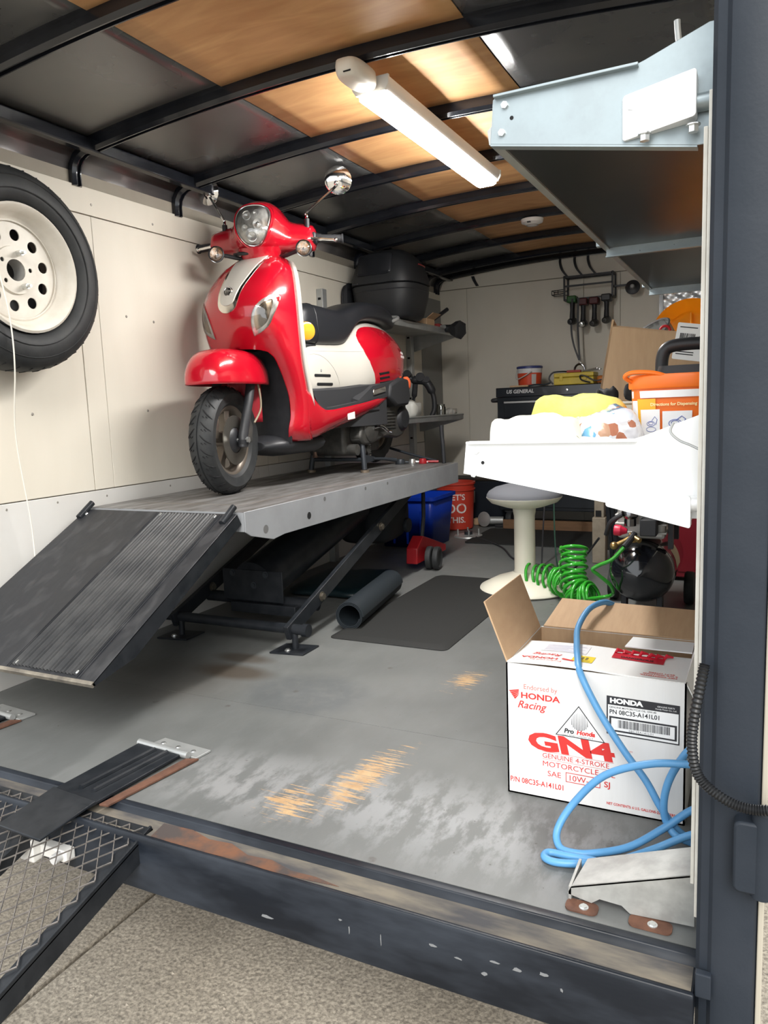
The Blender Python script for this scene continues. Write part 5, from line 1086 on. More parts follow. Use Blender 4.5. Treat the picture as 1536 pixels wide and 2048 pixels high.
# clear bag with printed picture
bagm = bpy.data.materials.new('printed_plastic_bag'); bagm.use_nodes = True
def bag_mat(m):
    t = m.node_tree; N = t.nodes.new; L = t.links.new; b = t.nodes['Principled BSDF']; b.inputs['Roughness'].default_value = .18; b.inputs['Coat Weight'].default_value = .6
    tc = N('ShaderNodeTexCoord'); v = N('ShaderNodeTexVoronoi'); v.inputs['Scale'].default_value = 48; L(tc.outputs['Object'], v.inputs[0])
    r = N('ShaderNodeValToRGB'); r.color_ramp.interpolation = 'CONSTANT'; e = r.color_ramp.elements
    e[0].position = 0; e[0].color = (.72,.72,.76,1); e[1].position = .42; e[1].color = (.45,.17,.10,1)
    for p, c in ((.50,(.80,.80,.82,1)),(.66,(.13,.34,.55,1)),(.74,(.62,.66,.74,1)),(.9,(.50,.30,.20,1))):
        q = e.new(p); q.color = c
    sp = N('ShaderNodeSeparateColor'); L(v.outputs['Color'], sp.inputs[0]); L(sp.outputs[0], r.inputs[0]); L(r.outputs[0], b.inputs['Base Color'])
    n = N('ShaderNodeTexNoise'); n.inputs['Scale'].default_value = 30; L(tc.outputs['Object'], n.inputs[0]); bp = N('ShaderNodeBump'); bp.inputs['Strength'].default_value = .6; bp.inputs['Distance'].default_value = .01; L(n.outputs[0], bp.inputs['Height']); L(bp.outputs[0], b.inputs['Normal'])
bag_mat(bagm)
soft_slab('printed_bag', 'shiny plastic pack with blue and brown picture beside the orange tub', 'pack', (-.262,1.58,ZS), .125, .10, .095, .5, bagm, 5, .008, -.35)
soft_slab('wrapped_towel_pack', 'white wrapped towel pack lying along the shelf behind the bracket', 'towel', (-.318,1.455,ZS), .16, .10, .045, -.1, towel_w, 6, .006)
# grey-white carton behind the cloths
gb = thing('pale_carton', 'pale grey carton standing behind the yellow cloth on the lower shelf', 'carton', (-.31,1.93,ZS))
b = B(); b.box(-.43,-.19,1.86,1.98,ZS,ZS+.105); b.obj('carton_shell', mat('pale_grey_card', (0,0,0)), gb, world=True, smooth=0, bev=.002)
b = B(); b.box(-.43,-.19,1.855,1.985,ZS+.105,ZS+.110); b.obj('carton_lid', mat('pale_grey_card', (0,0,0)), gb, world=True, smooth=0, bev=.001)
for x, y, sx, sd, lab in ((-.34,1.94,.055,21,'black work glove lying on the pale carton at its left'),(-.255,1.93,.085,22,'bunched black work gloves on the pale carton against the tan box')):
    soft_slab('work_glove', lab, 'glove', (x,y,ZS+.1105), sx, .05, .028 if sx < .06 else .04, .2, mat('black_knit', (.012,.012,.014), .85), sd, .009, grp='work gloves on the carton')
# galvanised funnel bucket, red funnel, orange pan, further back
gp = mat('spangled_zinc', (.40,.41,.40), .42, metal=.5, col2=(.20,.205,.20), var=1., scale=45, contrast=(.42,.58), detail=1.)
zf = thing('galvanised_bucket', 'spangled galvanised bucket lying tipped behind the tan box', 'bucket', (-.29,2.62,ZS))
ax_ = V(-.42,-.30,.55); b = B(); b.lathe([(.080,-.16),(.115,.06),(.118,.064),(.114,.062),(.078,-.155)], (-.325,2.66,1.075), ax_, 40); b.obj('bucket_wall', gp, zf, world=True)
b = B(); axn = ax_.normalized(); b.lathe([(.116,.060),(.120,.064),(.116,.068),(.112,.064)], (-.325,2.66,1.075), ax_, 40, closedprof=True); b.obj('rolled_rim', mat('dark_zinc', (.12,.12,.12), .4, metal=.7), zf, world=True)
b = B(); b.lathe([(.0001,-.158),(.080,-.16)], (-.325,2.66,1.075), ax_, 32); b.obj('bucket_base', gp, zf, world=True)
op = thing('orange_pan', 'big translucent orange drain pan leaning upright at the far end of the shelf', 'pan', (-.23,2.85,ZS))
axo = V(-.12,-1,.18); cpo = (-.225,2.90,1.150)
orp = mat('bright_orange_plastic', (.95,.36,.01), .3, coat=.3)
b = B(); b.lathe([(.001,.045),(.085,.04),(.095,.03),(.118,.0),(.128,-.02),(.132,-.02),(.130,-.028),(.120,-.01),(.098,.02)], cpo, tuple(-x for x in axo), 44); b.obj('pan_dish', orp, op, world=True, smooth=50)
b = B(); 
for a in (PI/2, PI/2+2.2, PI/2-2.2):
    ux = V(1,0,0)*math.cos(a)+V(0,.18,1)*math.sin(a); c_ = Vector(cpo)-axo.normalized()*-.0
    b2 = B(); b2.tube([Vector(cpo)+V(0,.030,0), Vector(cpo)+ux*.088+V(0,.030,0)], .004, 6); b2.obj('pan_rib', orp, op, world=True)
b = B(); b.box(-.34,-.09,2.80,3.02,ZS+.0005,ZS+.185); tag(b.obj('dark_carton', mat('dark_brown_card', (.12,.08,.05), .8), bev=.002), 'dark carton under the orange drain pan on the lower shelf', 'carton')
rf_ = thing('red_funnel', 'small red plastic funnel in front of the orange pan', 'funnel', (-.29,2.55,ZS))
b = B(); b.lathe([(.012,-.11),(.016,-.06),(.050,.0),(.053,.012),(.050,.012),(.046,.0),(.012,-.06)], (-.262,2.50,1.090), (.1,-.6,.7), 32); b.obj('funnel_cone', mat('red_plastic', (.45,.01,.02), .4), rf_, world=True)
b = B(); b.tube([(-.262+.014*math.cos(t), 2.47+.0*t, 1.147+.012*math.sin(t)) for t in [2*PI*j/16 for j in range(16)]], .004, 8, loop=True); b.obj('hang_loop', mat('red_plastic', (0,0,0)), rf_, world=True)
# bright window far back on the end wall
wn = struct(bpy.data.objects.new('window_1', None), 'small black-framed window low in the right end wall'); COL.objects.link(wn); wn.location = (-.53,YB-.01,1.6)
b = B()
for x0,x1,z0,z1 in ((-.672,-.645,1.30,1.745),(-.365,-.338,1.30,1.745),(-.672,-.338,1.72,1.745),(-.672,-.338,1.30,1.325)): b.box(x0,x1,YB-.03,YB+.0,z0,z1)
b.obj('window_frame', black_st, wn, world=True, smooth=0)
b = B(); b.grid(20, 30, lambda u, v: (-.65+.29*u, YB-.012+.006*math.sin(u*17+v*9)*math.sin(v*31), 1.32+.41*v)); b.obj('foil_sunshade', mat('crumpled_foil', (.85,.86,.86), .28, metal=.6, col2=(.5,.5,.52), var=.6, scale=5, bump=.5, bscale=12, stretch=(1,1,3), emis=(1,1,1), estr=.0), wn, world=True, smooth=60)
b = B(); b.box(-.648,-.36,YB-.022,YB-.020,1.32,1.725); b.obj('window_pane', clear_glass('window_glass'), wn, world=True, smooth=0)
# ================================================================== floor goods in the middle and at the back
mt = thing('anti_fatigue_mat', 'flat black anti-fatigue mat lying on the floor beside the lift', 'mat', (-1.33,3.2,0))
b = B(); b.rings([[(x,y,z) for x,y in rrect(-1.595+i,-1.065-i,2.615+i,3.82-i,.03)] for z,i in ((.0005,0),(.003,0),(.014,.028),(.0145,.04))]); b.obj('mat_pad', mat_m, mt, world=True, smooth=20)
rl = thing('rolled_mat', 'rolled-up black rubber mat lying beside the lift arm', 'mat', (-1.60,3.0,0))
p0, p1 = V(-1.555,2.73,.066), V(-1.66,3.36,.066); axr = (p1-p0).normalized(); ur = axr.cross(V(0,0,1)).normalized()
b = B(); sp_ = []
for j in range(84):
    a = 2*PI*j/28; r = .064-.0055*j/28; sp_.append((r*math.cos(a), r*math.sin(a)))
sp2 = [(x*(1-.0035/math.hypot(x,y)), y*(1-.0035/math.hypot(x,y))) for x, y in sp_]
ring = sp_+sp2[::-1]
b.rings([[p+ur*x+V(0,0,1)*y for x, y in ring] for p in (p0, p1)], cap=False)
for pp in (p0, p1):
    k = len(b.v); b.v += [tuple(pp+ur*x+V(0,0,1)*y) for x, y in ring]; n = len(sp_)
    b.f += [(k+i, k+i+1, k+2*n-2-i, k+2*n-1-i) for i in range(n-1)]; b.m += [0]*(n-1)
b.obj('rolled_sheet', mat('navy_black_rubber', (.012,.017,.022), .55), rl, world=True, smooth=50)
# stool
stl = thing('wobble_stool', 'ivory pedestal stool with round grey padded seat', 'stool', (-1.045,3.66,0))
ivory = mat('ivory_plastic', (.70,.67,.56), .4)
sc0 = (-1.045,3.66,0)
b = B(); b.lathe([(.001,.002),(.225,.002),(.232,.010),(.226,.022),(.15,.062),(.08,.085),(.058,.095)], sc0, (0,0,1), 56); b.obj('base', ivory, stl, world=True, smooth=50)
b = B(); b.lathe([(.058,.09),(.053,.11),(.052,.38),(.056,.40),(.058,.425)], sc0, (0,0,1), 36); b.obj('column', ivory, stl, world=True)
b = B(); b.lathe([(.046,.418),(.10,.430),(.165,.452),(.186,.474),(.188,.480),(.18,.482)], sc0, (0,0,1), 56); b.obj('seat_shell', ivory, stl, world=True)
b = B(); b.lathe([(.187,.480),(.186,.492),(.176,.508),(.145,.527),(.09,.541),(.001,.547)], sc0, (0,0,1), 56); b.obj('seat_pad', mat('grey_felt', (.125,.13,.145), .9, bump=.3, bscale=400), stl, world=True, smooth=60)
# compressor
cm = thing('air_compressor', 'portable air compressor with a glossy black horizontal tank', 'compressor', (-.43,3.4,0))
tank = mat('black_tank_enamel', (.008,.009,.012), .16, coat=1.)
cc = (-.428,3.14,.222); b = B(); b.lathe([(.001,.0),(.045,.008),(.085,.028),(.115,.06),(.130,.10),(.132,.13),(.132,.52),(.125,.57),(.09,.62),(.001,.64)], cc, (0,1,0), 48); b.obj('tank', tank, cm, world=True, smooth=50)
b = B(); b.lathe([(.1325,.118),(.1335,.122),(.1325,.126)], cc, (0,1,0), 48); b.obj('weld_seam', tank, cm, world=True)
for x in (-.50,-.355):
    b = B(); b.box(x-.012,x+.012,3.26,3.31,.008,.12); b.obj('foot', blk_pl, cm, world=True, bev=.003)
    b = B(); b.lathe([(.001,-.02),(.07,-.02),(.075,-.012),(.075,.012),(.07,.02),(.001,.02)], (x+(-.10 if x < -.45 else .09),3.62,.076), (1,0,0), 28); b.obj('wheel', rubber, cm, world=True)
pump = mat('pale_cast_alloy', (.60,.59,.56), .45, metal=.35, bump=.15)
b = B(); b.box(-.525,-.335,3.24,3.50,.362,.56); pm = b.obj('pump_head', pump, cm, world=True, bev=.012)
for k in range(5):
    b = B(); b.box(-.533,-.327,3.232,3.50,.385+.036*k,.393+.036*k); b.obj('cooling_fin', pump, pm, world=True, bev=.002)
b = B(); b.box(-.505,-.43,3.225,3.242,.505,.545); b.obj('name_plate', steel_d, pm, world=True)
b = B(); b.lathe([(.012,.0),(.030,.0),(.030,.014),(.012,.02)], (-.362,3.236,.455), (0,-1,0), 24); b.obj('bolt_port', dark_eng, pm, world=True)
b = B(); b.lathe([(.001,.05),(.030,.05),(.034,.035),(.034,.012),(.024,.0),(.024,-.03),(.001,-.03)], (-.465,3.19,.455), (0,0,1), 28); b.obj('gauge_cup', mat('dark_chrome', (.25,.25,.26), .15, metal=1.), cm, world=True)
b = B(); b.lathe([(.001,.032),(.021,.032),(.023,.028),(.023,.006),(.018,0),(.010,-.02)], (-.495,3.18,.405), (-1,0,.05), 24); b.obj('red_regulator_knob', mat('red_knob', (.60,.02,.06), .35), cm, world=True)
b = B(); b.box(-.425,-.36,3.17,3.24,.385,.455); b.obj('pressure_switch', blk_mt, cm, world=True, bev=.005)
b = B(); b.cyl((-.52,3.17,.345),(-.45,3.18,.385),.009); b.ball((-.525,3.165,.343),.017); b.obj('brass_drain', mat('brass', (.45,.30,.12), .35, metal=.9), cm, world=True)
b = B(); b.cyl((-.45,3.17,.40),(-.45,3.17,.36),.014); b.cyl((-.46,3.17,.39),(-.42,3.14,.372),.011); b.obj('brass_fitting', mat('brass', (0,0,0)), cm, world=True)
b = B(); b.tube(spline([(-.445,3.17,.395),(-.46,3.13,.37),(-.475,3.10,.35)],4), .013, 10); b.obj('hose_cuff', blk_pl, cm, world=True)
b = B(); b.tube(spline([(-.48,3.19,.48),(-.54,3.19,.44),(-.565,3.21,.38)],5), .010, 10); b.obj('power_lead_boot', blk_pl, cm, world=True)
b = B(); b.box(-.325,-.305,3.26,3.30,.32,.62); b.box(-.325,-.305,3.5,3.54,.32,.62); b.box(-.325,-.305,3.26,3.54,.6,.62); b.obj('carry_frame', blk_pl, cm, world=True, smooth=0)
b = B(); b.lathe([(.1325,.20),(.1327,.34)], cc, (0,1,0), 10, a0=PI*.05, a1=PI*.25); b.obj('rating_sticker', mat('cream_sticker', (.65,.55,.35), .5), cm, world=True)
# green coiled hose
gh = bpy.data.materials.new('translucent_green_hose'); gh.use_nodes = True
q = gh.node_tree.nodes['Principled BSDF']; q.inputs['Base Color'].default_value = (.05,.50,.04,1); q.inputs['Roughness'].default_value = .15; q.inputs['Transmission Weight'].default_value = .35; q.inputs['Coat Weight'].default_value = .5
gth = thing('coiled_air_hose', 'bright green coiled air hose heaped beside the compressor', 'hose', (-.75,3.4,0))
def coil(name, axis_pts, R_, turns, wob=.0):
    A = spline(axis_pts, 14); n = int(turns*18); out = []
    for i in range(n+1):
        t = i/n*(len(A)-1); k = min(int(t), len(A)-2); f = t-k; p = A[k].lerp(A[k+1], f); d = (A[k+1]-A[k]).normalized(); u = d.cross(V(0,0,1)).normalized() if abs(d.z) < .95 else V(1,0,0); w_ = d.cross(u)
        a = 2*PI*turns*i/n; r = R_*(1+wob*math.sin(a*.37)); out.append(p+(u*math.cos(a)+w_*math.sin(a))*r)
    return out
c1 = coil('a', [V(-1.02,3.62,.075),V(-.93,3.60,.085),V(-.84,3.56,.08),V(-.79,3.50,.075)], .062, 9, .1)
c2 = coil('b', [V(-.755,3.46,.27),V(-.75,3.42,.20),V(-.735,3.37,.12),V(-.70,3.32,.07)], .058, 9, .08)
c3 = coil('c', [V(-.70,3.31,.075),V(-.66,3.29,.08),V(-.63,3.28,.09)], .062, 5, .15)
for c in (c1, c2, c3):
    b = B(); b.tube(c, .0075, 8); b.obj('hose_coil', gh, gth, world=True, smooth=60)
b = B(); b.tube(spline([c3[-1], V(-.57,3.26,.10), V(-.535,3.20,.13), V(-.535,3.14,.18), V(-.575,3.11,.225), V(-.60,3.10,.25), V(-.575,3.10,.27), V(-.52,3.09,.30), V(-.475,3.10,.35)], 6), .0078, 10); b.obj('hose_lead', gh, gth, world=True, smooth=60)
# dark red cabinet, square post, black tripod bars
rc = thing('red_steel_cabinet', 'dark red steel cabinet standing behind the compressor', 'cabinet', (-.26,4.3,0))
b = B(); b.box(-.42,-.10,4.06,4.5,.02,.47); b.obj('cabinet_body', mat('dark_red_enamel', (.16,.006,.014), .45), rc, world=True, bev=.008)
b = B(); b.box(-.40,-.12,4.055,4.062,.05,.44); b.obj('cabinet_door', mat('dark_red_enamel', (0,0,0)), rc, world=True, bev=.003)
sq = thing('square_steel_post', 'short upright bare square steel tube behind the green hose', 'post', (-.815,4.4,0))
b = B(); b.box(-.85,-.775,4.38,4.45,0,.27); b.obj('post_base', mat('bare_tan_steel', (.30,.26,.20), .6, col2=(.18,.15,.11), var=.7, scale=12), sq, world=True, bev=.004)
b = B(); b.box(-.84,-.785,4.39,4.44,.27,.50); b.obj('post_tube', mat('bare_tan_steel', (0,0,0)), sq, world=True, bev=.003)
b = B(); b.box(-.832,-.80,4.387,4.391,.275,.31); b.obj('tube_mouth', rubber_d, sq, world=True)
bs = thing('black_stand_bars', 'pair of black steel bars leaning beside the square post', 'stand', (-.75,4.3,0))
for x0, x1 in ((-.765,-.715),(-.74,-.69)):
    b = B(); b.tube([(x0,4.32,.5),(x1,4.28,.008)], .013, 8); b.obj('bar', lift_blk, bs, world=True)
for i, (p, lab) in enumerate((([(-1.14,4.6,.85),(-1.11,4.3,.30),(-1.10,4.2,.02),(-1.05,4.05,.006)], 'thin black cable hanging down behind the stool column'), ([(-1.13,4.7,.85),(-1.10,4.5,.40),(-1.02,4.2,.10),(-.95,4.0,.006)], 'thin dark green cable hanging behind the coiled hose'), ([(-1.78,5.0,.008),(-1.5,4.7,.006),(-1.33,4.38,.006),(-1.2,4.25,.006),(-1.02,4.2,.006),(-.9,4.1,.02),(-.74,4.0,.22)], 'black air line trailing over the floor from the puller to the bars'))):
    b = B(); b.tube(spline(p, 8), .0045 if i < 2 else .006, 8); tag(b.obj('cable', mat('green_black_cable', (.02,.06,.04), .5) if i == 1 else blk_pl), lab, 'cable')
# back floor: mats, plank, box, grinder, gear puller
b = B(); b.prism(rrect(-1.80,-.75,4.80,5.40,.03), .008, lambda u, v, w_: (u,v,.0005+w_)); tag(b.obj('rubber_mat', mat_m), 'black rubber mat on the floor in front of the tool chest', 'mat')
b = B(); b.box(-1.72,-.9,5.44,5.47,.0005,.07); tag(b.obj('wood_plank', mat('brown_plank', (.20,.11,.055), .7, col2=(.13,.07,.035), var=.7, scale=6, stretch=(1,8,8)), bev=.002), 'brown wooden plank on edge under the tool chest', 'plank')
b = B(); b.box(-2.0,-1.91,5.56,5.62,.0005,.05); tag(b.obj('small_wood_block', card, bev=.003), 'small tan wood block beside the dark case on the floor', 'block')
gd = thing('angle_grinder', 'small grey angle grinder on the floor left of the plank', 'grinder', (-1.83,5.5,0))
b = B(); b.cyl((-1.86,5.50,.05),(-1.74,5.52,.05),.03,n=18); b.obj('motor_body', galv_in, gd, world=True)
b = B(); b.lathe([(.001,0),(.055,0),(.058,.006),(.02,.016),(.001,.016)], (-1.88,5.48,.062), (-.3,-1,.1), 28); b.obj('guard', galv_in, gd, world=True)
b = B(); b.box(-1.80,-1.70,5.48,5.54,.0005,.022); b.obj('handle', blk_pl, gd, world=True, bev=.006)
gpl = thing('hub_plate', 'grey hub plate with upright studs lying on the back floor', 'hub plate', (-1.86,5.05,0))
b = B(); b.lathe([(.001,.016),(.04,.016),(.045,.012),(.10,.010),(.105,.0005)], (-1.86,5.06,0), (0,0,1), 24); b.obj('flange', galv_in, gpl, world=True)
for a in range(4):
    b = B(); b.cyl((-1.86+.075*math.cos(a*PI/2+.4),5.06+.075*math.sin(a*PI/2+.4),.01),(-1.86+.075*math.cos(a*PI/2+.4),5.06+.075*math.sin(a*PI/2+.4),.055),.006,n=10); b.obj('stud', galv_in, gpl, world=True)
b = B(); b.cyl((-1.86,5.06,.012),(-1.86,5.06,.038),.03,n=20); b.obj('hub', steel_d, gpl, world=True)
# dark case with picture label
dc = thing('dark_storage_case', 'dark navy storage case with a picture label against the end wall', 'case', (-2.03,5.8,0))
b = B(); b.box(-2.30,-1.775,5.70,5.95,.002,.335); b.obj('case_body', mat('navy_plastic', (.006,.010,.018), .5), dc, world=True, bev=.008)
b = B(); b.box(-2.31,-1.77,5.69,5.955,.335,.355); b.obj('case_lid', mat('brown_lid', (.03,.022,.016), .6), dc, world=True, bev=.005)
b = B(); b.box(-2.15,-2.085,5.693,5.699,.16,.255); lb = b.obj('picture_label', mat('label_grey', (.45,.44,.42), .5), dc, world=True)
b = B(); b.box(-2.08,-2.03,5.694,5.699,.16,.255); b.obj('picture_label_half', mat('label_dim', (.20,.17,.15), .5), dc, world=True)
b = B(); b.prism([(-2.145,.195),(-2.12,.188),(-2.09,.205),(-2.10,.19),(-2.125,.18),(-2.145,.187)], .001, lambda u, v, w_: (u,5.692-w_,v)); b.obj('label_picture', rubber_d, lb, world=True)
b = B(); b.box(-2.145,-2.11,5.691,5.6925,.225,.245); b.obj('label_red_mark', mat('label_red', (.35,.10,.08), .6), lb, world=True)
# red bucket, blue crate, trolley under the lift
bk = thing('red_bucket', 'orange-red plastic bucket with white stencilled slogan behind the blue crate', 'bucket', (-2.07,5.38,0))
bc = (-2.07,5.38,0); bred = mat('orange_red_plastic', (.52,.045,.025), .45)
b = B(); b.lathe([(.001,.003),(.118,.003),(.125,.01),(.138,.30),(.147,.302),(.147,.312),(.139,.314),(.141,.345),(.149,.347),(.149,.362),(.139,.364),(.136,.35),(.122,.015)], bc, (0,0,1), 48); bb_ = b.obj('bucket_wall', bred, bk, world=True, smooth=30)
view = math.atan2(-5.38, 2.07)      # side of the bucket that faces the opening
def BK(u, z, off=.0015):
    r = .125+.013*(z/.30)+off; a = view+u/r; return (bc[0]+r*math.cos(a), bc[1]+r*math.sin(a), z)
for s_, z, sz in (("LET'S", .235, .062), ('DO', .135, .105), ('THIS.', .062, .062)):
    text('stencil_lettering', s_, sz, lambda a, c, w_: BK(a, z+c), mat('stencil_white', (.72,.68,.64), .6), bb_, .0012, align='CENTER', world=True)
cr = thing('blue_crate', 'blue plastic crate on the floor under the lift deck', 'crate', (-2.1,4.7,0))
bl = mat('blue_plastic', (.004,.04,.42), .4)
def taper_box(b, x0,x1,y0,y1,z0,z1,i,r=.03): b.rings([[(x,y,z) for x,y in rrect(x0+k,x1-k,y0+k,y1-k,r)] for z,k in ((z0,i),(z1,0))], cap=False); b.rings([[(x,y,z) for x,y in rrect(x0+i,x1-i,y0+i,y1-i,r)] for z in (z0,z0+.004)])
b = B(); taper_box(b, -2.33,-1.905,4.52,4.92,.002,.345,.03); b.obj('crate_walls', bl, cr, world=True, smooth=40, solid=.004)
b = B(); b.rings([[(x,y,z) for x,y in rrect(-2.335-k,-1.90+k,4.515-k,4.925+k,.035)] for z,k in ((.325,0),(.325,.008),(.348,.008),(.348,0))], cap=False); b.obj('crate_rim', bl, cr, world=True, smooth=30)
for x in (-2.2,-2.1,-2.0):
    b = B(); b.box(x-.006,x+.006,4.528,4.54,.03,.32); b.obj('crate_rib', bl, cr, world=True)
tj = thing('trolley_jack', 'red trolley jack with twin dark wheels beneath the lift', 'trolley jack', (-1.72,4.0,0))
for x in (-1.655,-1.70):
    b = B(); b.lathe([(.001,-.018),(.055,-.018),(.066,-.014),(.068,0),(.066,.014),(.055,.018),(.045,.010),(.001,.010)], (x,3.97,.0685), (1,.12,0), 32); b.obj('wheel', rubber, tj, world=True)
b = B(); b.prism([(3.85,.05),(3.86,.14),(3.95,.20),(4.05,.17),(4.30,.09),(4.30,.05)], .07, lambda u, v, w_: (-1.80+w_,u,v)); b.obj('side_plate', mat('jack_red', (.30,.01,.015), .4), tj, world=True, bev=.006)
b = B(); b.tube([(-1.76,3.98,.12),(-1.755,4.02,.30),(-1.77,4.06,.46)], .012, 10); b.obj('handle_bar', blk_pl, tj, world=True)
b = B(); b.lathe([(.001,-.012),(.04,-.012),(.043,0),(.04,.012),(.001,.012)], (-1.83,3.95,.26), (1,0,0), 24); b.obj('roller', steel_d, tj, world=True)
soft_slab('black_cover', 'crumpled black cover bundle hanging under the lift deck', 'cover', (-2.0,3.85,.18), .34, .40, .28, .1, mat('black_cloth', (.008,.010,.013), .8), 31, .02)
soft_slab('dark_tarp', 'dark teal tarp spread on the floor under the lift', 'tarp', (-1.98,3.45,.0005), .46, .55, .05, .05, mat('teal_black_tarp', (.006,.016,.020), .4), 33, .006)
# ================================================================== tool chest on the end wall
tc_ = thing('tool_chest', 'black multi-drawer tool chest against the end wall', 'tool chest', (-1.23,5.68,0))
ck = mat('chest_black_enamel', (.010,.013,.018), .3, coat=.5)
CX0,CX1,CY0,CY1 = -1.757,-.70,5.46,5.93
b = B(); b.box(CX0,CX1,CY0+.012,CY1,.14,1.045); b.obj('chest_body', ck, tc_, world=True, bev=.004)
b = B(); b.box(CX0-.006,CX1+.006,CY0-.002,CY1+.004,.985,1.055); ld = b.obj('chest_lid', ck, tc_, world=True, bev=.005)
text('maker_lettering', 'US GENERAL', .036, lambda a, c, w_: (CX0+.075+a, CY0-.0035, 1.012+c), mat('pale_grey_print', (.55,.55,.55), .5), ld, .0012, .15, world=True)
b = B(); b.lathe([(.001,.006),(.009,.005),(.012,0)], (-1.235,CY0-.002,1.02), (0,-1,0), 18); b.obj('lock', zinc_bolt, ld, world=True)
zz = [.965,.83,.74,.65,.56,.44,.30,.16]
for a, c in zip(zz, zz[1:]):
    b = B(); b.box(CX0+.055,CX1-.05,CY0+.002,CY0+.014,c+.006,a-.006); d_ = b.obj('drawer', ck, tc_, world=True, bev=.003)
    b = B(); b.box(CX0+.055,CX1-.05,CY0-.006,CY0+.004,a-.026,a-.010); b.obj('drawer_pull', mat('brushed_aluminium', (.50,.50,.49), .35, metal=.8), d_, world=True, bev=.002)
b = B(); b.tube(spline([(CX0,CY0+.06,.97),(CX0-.05,CY0+.06,.965),(CX0-.055,CY0+.25,.965),(CX0,CY0+.28,.97)],5), .016, 10); b.obj('side_handle', blk_pl, tc_, world=True)
for x in (CX0+.07,CX1-.07):
    for y in (CY0+.06,CY1-.06):
        b = B(); b.lathe([(.001,-.02),(.06,-.02),(.064,0),(.06,.02),(.001,.02)], (x,y,.0645), (1,0,0), 20); b.box(x-.03,x+.03,y-.03,y+.03,.12,.142); b.obj('caster', rubber, tc_, world=True)
ZT = 1.0565
wk = thing('wipes_bucket', 'small clear bucket with blue lid and orange label on the tool chest', 'bucket', (-1.54,5.6,ZT))
bc = (-1.543,5.60,ZT)
b = B(); b.lathe([(.001,.001),(.078,.001),(.082,.006),(.092,.135)], bc, (0,0,1), 40); b.obj('bucket_wall', mat('cloudy_white_plastic', (.62,.62,.62), .3), wk, world=True)
b = B(); b.lathe([(.0835,.012),(.0908,.100)], bc, (0,0,1), 40); lb = b.obj('orange_label', mat('orange_red_label', (.55,.06,.02), .4), wk, world=True)
b = B(); b.lathe([(.0850,.018),(.0905,.09)], bc, (0,0,1), 8, a0=-1.15, a1=-.75); b.obj('white_label_panel', mat('label_grey', (0,0,0)), lb, world=True)
b = B(); b.lathe([(.091,.132),(.096,.135),(.096,.148),(.088,.152),(.001,.150)], bc, (0,0,1), 40); b.obj('blue_lid', mat('navy_lid', (.03,.04,.16), .4), wk, world=True)
b = B(); b.tube(spline([(-1.635,5.58,ZT+.125),(-1.62,5.515,ZT+.06),(-1.56,5.495,ZT+.075),(-1.50,5.50,ZT+.11)],5), .004, 8); b.obj('wire_handle', mat('label_grey', (0,0,0)), wk, world=True)
yc = thing('yellow_case', 'scuffed yellow plastic tool case lying on the tool chest', 'case', (-1.2,5.6,ZT))
ym = mat('yellow_case_plastic', (.62,.47,.045), .45, col2=(.45,.33,.04), var=.6, scale=14)
b = B(); b.box(-1.345,-1.06,5.52,5.70,ZT,ZT+.052); b.obj('case_base', ym, yc, world=True, bev=.006)
b = B(); b.box(-1.345,-1.06,5.52,5.70,ZT+.054,ZT+.085); b.obj('case_lid', ym, yc, world=True, bev=.006)
for x in (-1.29,-1.12):
    b = B(); b.box(x-.012,x+.012,5.514,5.522,ZT+.03,ZT+.07); b.obj('latch', ym, yc, world=True, bev=.002)
def rod_thing(name, label, cat, pts, r, m, n=8): 
    b = B(); b.tube(spline(pts,5), r, n); return tag(b.obj(name, m), label, cat)
rod_thing('cable_loop', 'black looped cable end at the left of the yellow case', 'cable', [(-1.355,5.55,ZT+.01),(-1.385,5.55,ZT+.05),(-1.36,5.56,ZT+.092),(-1.30,5.58,ZT+.098),(-1.27,5.6,ZT+.096)], .006, blk_pl)
rod_thing('cable_loop', 'black looped lead in front of the yellow case at its right', 'cable', [(-1.08,5.505,ZT+.01),(-1.14,5.50,ZT+.03),(-1.15,5.50,ZT+.06),(-1.11,5.50,ZT+.055),(-1.04,5.50,ZT+.02),(-.95,5.50,ZT+.04)], .005, blk_pl)
b = B(); b.box(-1.26,-1.16,5.56,5.60,ZT+.0865,ZT+.104); tag(b.obj('red_file_box', mat('dark_red_plastic', (.30,.03,.02), .5), bev=.003), 'small dark red box lying on top of the yellow case', 'box')
for k, (p, lab) in enumerate((([(-1.15,5.57,ZT+.092),(-1.05,5.60,ZT+.110)],'bright steel spanner on the yellow case, uppermost'),([(-1.13,5.55,ZT+.09),(-1.02,5.53,ZT+.10)],'bright steel spanner on the yellow case, nearest its front edge'))):
    b = B(); d = (V(*p[1])-V(*p[0])); b.tube([p[0],p[1]], .006, 8); b.lathe([(.006,-.004),(.014,-.004),(.014,.004),(.006,.004)], p[1], (0,0,1), 14, closedprof=True); tag(b.obj('spanner', zinc_bolt), lab, 'spanner', 'spanners on the yellow case')
b = B(); b.ball((-1.035,5.66,ZT+.031),(.035,.03,.03)); tag(b.obj('orange_tape_roll', mat('orange_tape', (.60,.20,.05), .4)), 'small orange tape roll right of the yellow case', 'tape')
b = B(); b.box(-1.66,-1.52,5.47,5.50,ZT,ZT+.012); tag(b.obj('tan_strip', card, bev=.002), 'narrow tan cardboard strip on the front edge of the chest', 'strip')
b = B(); b.tube(spline([(-1.52,5.485,ZT+.006),(-1.46,5.49,ZT+.012),(-1.40,5.48,ZT+.008),(-1.36,5.49,ZT+.02)],4), .006, 8); tag(b.obj('tangled_clip_lead', steel_d), 'dark clip lead tangled between bucket and yellow case', 'lead')
